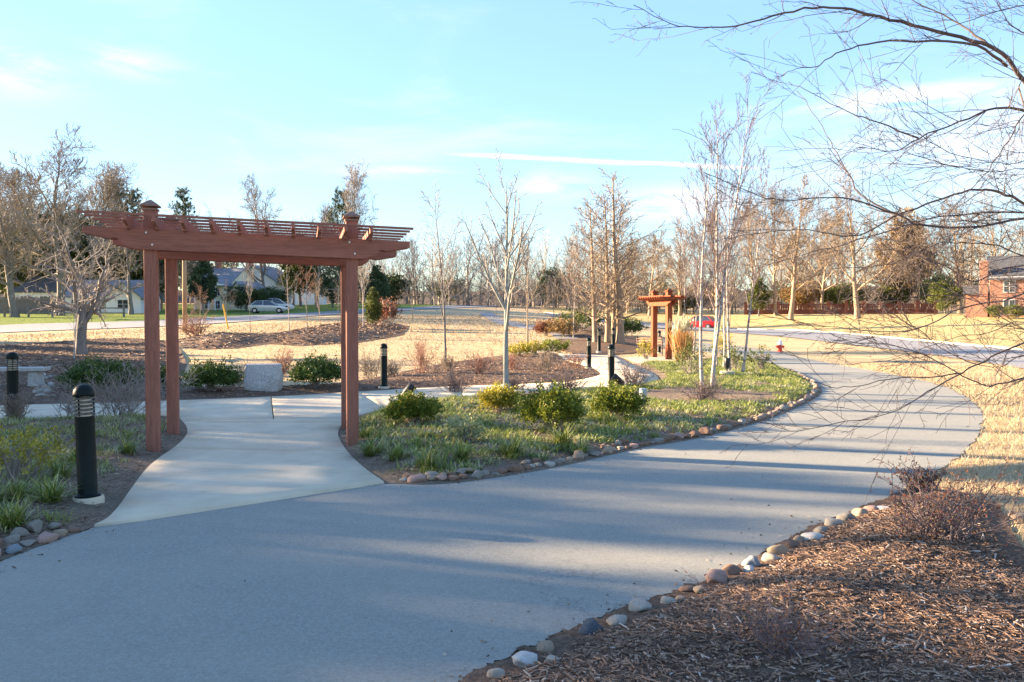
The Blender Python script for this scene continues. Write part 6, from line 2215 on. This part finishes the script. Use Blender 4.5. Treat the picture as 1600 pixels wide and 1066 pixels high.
# the grove left of the picture that shades the walk and pergola: evergreens below, taller bare trunks among them
def shade_at(X, Y, h):
    """Where a tree of height h has to stand for the tip of its shadow to fall on X, Y."""
    L = h / math.tan(SUN_EL)
    return X + SUN_AZ[0] * L, Y + SUN_AZ[1] * L


sp = []
for k in range(18):
    Y = -4 + k * 1.75 + wr.uniform(-0.4, 0.4)
    h = wr.uniform(10.0, 12.5)
    tipx = (-2.5 if Y < 2.4 else 0.4 if Y < 4.6 else -0.2 if Y < 8 else -2.6 if Y < 15 else -6.0) + wr.uniform(-1.1, 1.1)
    x, y = shade_at(tipx, Y, h)
    sp.append((x, y, h * 1.02, 0.55))
for Y, tipx in ((36, -13), (40, -15), (30, -11), (6.5, 0.7)):
    x, y = shade_at(tipx, Y, 11.0)
    sp.append((x, y, 11.0, 0.6))
wood('shade_grove', sp, 'dark evergreen grove left of the garden that shades it', 'evergreen_leaf', True)
def proto_trunk(seed, H, r0):
    rng = np.random.default_rng(seed)
    lv = [dict(k=8, wob=0.02, taper=0.6, n=5, t0=0.8, t1=0.98, ang=0.5, angv=0.15, lr=0.2, fall=0.4, rr=0.5, sides=6), dict(k=4, wob=0.12, taper=0.3, n=5, t0=0.3, ang=0.7, lr=0.5, sides=3), dict(k=2, wob=0.12, taper=0.5, sides=3)]
    t, c, _ = grow(rng, (one(0, 0, -0.2), one(0, 0, 1), np.array([H]), np.array([r0])), lv, 9, 0.02)
    return arrays(tubes_mesh('t', t))


Vs, Fs, o_ = [], [], 0
for i, (X, Y, L, H, r0) in enumerate(((5.6, 12.9, 24, 8.5, 0.17), (4.6, 10.7, 22, 8.0, 0.20), (3.4, 8.45, 21, 7.6, 0.19), (0.6, 6.4, 19, 8.6, 0.13), (0.3, 5.8, 20, 8.8, 0.09), (6.0, 15.6, 25, 8.5, 0.17))):
    V, F_ = proto_trunk(330 + i, H, r0)
    x, y = X + SUN_AZ[0] * L, Y + SUN_AZ[1] * L
    Vs.append(V + np.array([x, y, float(terrain(x, y)[0])]))
    Fs.append(F_ + o_)
    o_ += len(V)
tag(link('shade_grove', mesh_np('shade_grove', np.concatenate(Vs), np.concatenate(Fs)), 'grey_bark'), 'straight young trunks left of the garden casting long shadow bands', 'woods', None, 'stuff')
sp = []
for (X, Y, h) in ((10, 7.6, 10.5), (11, 9.9, 10), (12, 11.6, 11), (13, 15.8, 11), (3, 22.5, 9), (4, 4.6, 9), (8, 20.5, 10)):
    x, y = shade_at(X, Y, h)
    sp.append((x, y, h, wr.uniform(0.30, 0.42)))
wood('shade_grove', sp, 'slender bare trunks standing in the grove left of the garden', 'twig_grey')

# ------------------------------------------------------------------ overhanging branches of the tree right of the camera
TRUNK = Vector((6.3, 6.6, 0))
BR = [  # photo points with distance ahead, base radius
    ([(1900, 420, 6.6), (1760, 300, 6.5), (1660, 190, 6.3), (1600, 128, 6.2), (1566, 84, 6.1), (1517, 64, 6.0), (1442, 43, 5.9), (1375, 26, 5.8), (1330, 15, 5.7), (1285, 11, 5.6), (1225, 19, 5.5), (1161, 39, 5.4), (1097, 43, 5.3), (1049, 37, 5.3), (990, 8, 5.2)], 0.038),
    ([(1566, 84, 6.1), (1525, 56, 6.2), (1487, 30, 6.3), (1424, 0, 6.4), (1350, -40, 6.5)], 0.020),
    ([(1573, 103, 6.1), (1525, 71, 5.9), (1431, 64, 5.7), (1356, 69, 5.6), (1307, 84, 5.5), (1274, 105, 5.4), (1244, 107, 5.4), (1215, 120, 5.3)], 0.018),
    ([(1900, 420, 6.6), (1740, 260, 5.9), (1650, 190, 5.7), (1600, 172, 5.6), (1555, 170, 5.5), (1499, 191, 5.4), (1435, 216, 5.3), (1397, 236, 5.2), (1340, 230, 5.1)], 0.030),
    ([(1435, 216, 5.3), (1375, 193, 5.3), (1326, 176, 5.3), (1270, 146, 5.3), (1232, 128, 5.4)], 0.010),
    ([(1640, 120, 5.6), (1600, 176, 5.5), (1577, 217, 5.4), (1544, 266, 5.3), (1499, 315, 5.2), (1455, 365, 5.1), (1380, 440, 5.0)], 0.013),
    ([(1900, 520, 6.6), (1750, 400, 6.0), (1660, 345, 5.7), (1600, 319, 5.6), (1562, 300, 5.5), (1517, 298, 5.4), (1461, 315, 5.3), (1405, 334, 5.2), (1367, 356, 5.1), (1330, 371, 5.0), (1262, 360, 5.0), (1187, 364, 4.9), (1131, 373, 4.9)], 0.024),
    ([(1900, 520, 6.6), (1720, 350, 6.6), (1600, 333, 6.4), (1469, 339, 6.2), (1394, 360, 6.1), (1319, 382, 6.0), (1255, 398, 5.9), (1180, 420, 5.8)], 0.022),
    ([(1900, 520, 6.6), (1720, 370, 5.4), (1600, 342, 5.3), (1532, 354, 5.2), (1442, 352, 5.1), (1397, 334, 5.1), (1345, 315, 5.0), (1281, 309, 5.0), (1221, 315, 4.9), (1169, 300, 4.9), (1100, 270, 4.8)], 0.022),
    ([(1397, 334, 5.1), (1345, 304, 5.2), (1319, 259, 5.3), (1296, 221, 5.4), (1270, 176, 5.5), (1245, 142, 5.6)], 0.011),
    ([(1900, 560, 6.6), (1760, 470, 5.6), (1600, 536, 5.1), (1550, 558, 5.0), (1504, 583, 4.9), (1450, 612, 4.8), (1390, 645, 4.8), (1300, 664, 4.7), (1235, 674, 4.7)], 0.017),
    ([(1820, 480, 6.3), (1660, 420, 6.1), (1572, 418, 6.0), (1523, 440, 5.9), (1476, 415, 5.8), (1424, 396, 5.7), (1388, 368, 5.6), (1340, 330, 5.5)], 0.016),
    ([(1820, 480, 6.3), (1680, 420, 5.8), (1600, 401, 5.6), (1559, 385, 5.5), (1504, 379, 5.4), (1462, 381, 5.3), (1421, 401, 5.2), (1380, 415, 5.1), (1300, 420, 5.0)], 0.014),
    ([(1820, 480, 6.3), (1650, 450, 6.1), (1567, 470, 6.0), (1504, 481, 5.9), (1449, 508, 5.8), (1394, 519, 5.7), (1311, 511, 5.6), (1251, 506, 5.5), (1198, 484, 5.4)], 0.017),
    ([(1850, 640, 6.0), (1680, 580, 5.5), (1600, 590, 5.2), (1550, 604, 5.1), (1517, 594, 5.0), (1462, 563, 5.0), (1402, 541, 4.9), (1336, 536, 4.9), (1292, 519, 4.8), (1240, 500, 4.8)], 0.014),
    ([(1850, 640, 6.0), (1680, 560, 6.2), (1600, 505, 6.1), (1545, 520, 6.0), (1480, 530, 5.9), (1400, 560, 5.8), (1330, 570, 5.7)], 0.012),
    ([(1504, 583, 4.9), (1455, 589, 4.9), (1390, 592, 4.8), (1330, 605, 4.8), (1290, 602, 4.7), (1240, 585, 4.7), (1190, 556, 4.7)], 0.008),
    ([(1700, 30, 5.9), (1640, 20, 5.8), (1590, 10, 5.7), (1520, 30, 5.6), (1450, 60, 5.5), (1400, 110, 5.4)], 0.014),
    ([(1700, 90, 5.6), (1620, 60, 5.5), (1580, 40, 5.4), (1560, 5, 5.3), (1545, -40, 5.2)], 0.014),
    ([(1720, 220, 5.2), (1640, 230, 5.1), (1590, 255, 5.0), (1530, 250, 4.9), (1470, 232, 4.9), (1430, 205, 4.8)], 0.009),
    ([(1720, 300, 5.0), (1650, 265, 5.0), (1600, 262, 4.9), (1555, 268, 4.9), (1500, 262, 4.8), (1420, 240, 4.8)], 0.008),
    ([(1750, 500, 5.5), (1660, 480, 5.3), (1600, 468, 5.2), (1530, 462, 5.1), (1455, 462, 5.0), (1400, 470, 5.0)], 0.010),
    ([(1750, 560, 5.2), (1660, 545, 5.0), (1600, 515, 4.9), (1540, 480, 4.9), (1500, 450, 4.8), (1450, 400, 4.8)], 0.009),
    ([(1760, 590, 5.4), (1650, 560, 5.2), (1600, 555, 5.1), (1560, 575, 5.0), (1500, 560, 5.0), (1440, 520, 4.9), (1390, 470, 4.9)], 0.009),
]
ot = empty('overhanging_tree', TRUNK, 0, 'dark bare branches arching in from a tree at the right picture edge', 'tree')
rng = np.random.default_rng(400)
limb_g, twig_g = [], []
for pts, r0 in BR:
    W3 = np.array([at_depth(*q) for q in pts])
    if pts[0][0] > 1630:                       # every limb leaves the trunk
        W3 = np.concatenate([[np.array([TRUNK.x - 0.02, TRUNK.y, min(max(W3[0][2] - 0.35, 0.9), 3.4)])], W3])
    Q = [2 * W3[0] - W3[1]] + list(W3) + [2 * W3[-1] - W3[-2]]
    path = []
    for i in range(1, len(Q) - 2):
        for k in range(4):
            u = k / 4
            a, b, c, d = Q[i - 1], Q[i], Q[i + 1], Q[i + 2]
            path.append(0.5 * (2 * b + (c - a) * u + (2 * a - 5 * b + 4 * c - d) * u * u + (3 * b - a - 3 * c + d) * u ** 3))
    path.append(Q[-2])
    path = np.array(path)
    path[1:-1] += rng.normal(0, 0.004, path[1:-1].shape)
    n = len(path)
    r0 *= 0.64
    rad = np.maximum(r0 * (1 - 0.93 * np.linspace(0, 1, n) ** 0.75), 0.0022)
    loc = path - np.array(TRUNK)
    limb_g.append((loc[None], rad[None], 8 if r0 > 0.02 else 6))
    # side twigs
    tg = np.gradient(loc, axis=0)
    tg /= np.linalg.norm(tg, axis=1, keepdims=True)
    L = np.linalg.norm(np.diff(loc, axis=0), axis=1).sum()
    m = int(L * 5.0)
    k = rng.integers(int(n * 0.15), n, m)
    D = rot_dirs(tg[k], rng.normal(0.6, 0.2, m), rng.uniform(0, 6.28, m)) + np.array([0, 0, 0.05])
    lv = [dict(k=6, wob=0.08, trop=0.02, taper=0.3, n=4, t0=0.2, ang=0.6, angv=0.2, lr=0.45, fall=0.4, sides=4), dict(k=4, wob=0.10, taper=0.5, n=2, t0=0.3, ang=0.6, lr=0.5, sides=3), dict(k=2, wob=0.1, taper=0.6, sides=3)]
    t_, c_, _ = grow(rng, (loc[k], D, rng.uniform(0.12, 0.62, m), np.minimum(rad[k] * 0.5, 0.0036)), lv, 0, 0.0013)
    twig_g += c_
tr = np.array([[(0.05, 0, -0.1), (0, 0, 0.8), (-0.05, 0.02, 1.6), (-0.1, 0, 2.3), (-0.02, 0.05, 3.3), (0.05, 0.1, 4.6)]])
limb_g.append((tr, np.array([[0.17, 0.14, 0.13, 0.115, 0.08, 0.03]]), 12))
link('limbs', tubes_mesh('limbs', limb_g), 'twig_dark', ot)
link('twigs', tubes_mesh('twigs', twig_g), 'twig_dark', ot)

print('objects', len(scene.objects), 'tris', sum(len(m.polygons) for m in bpy.data.meshes) * 2)
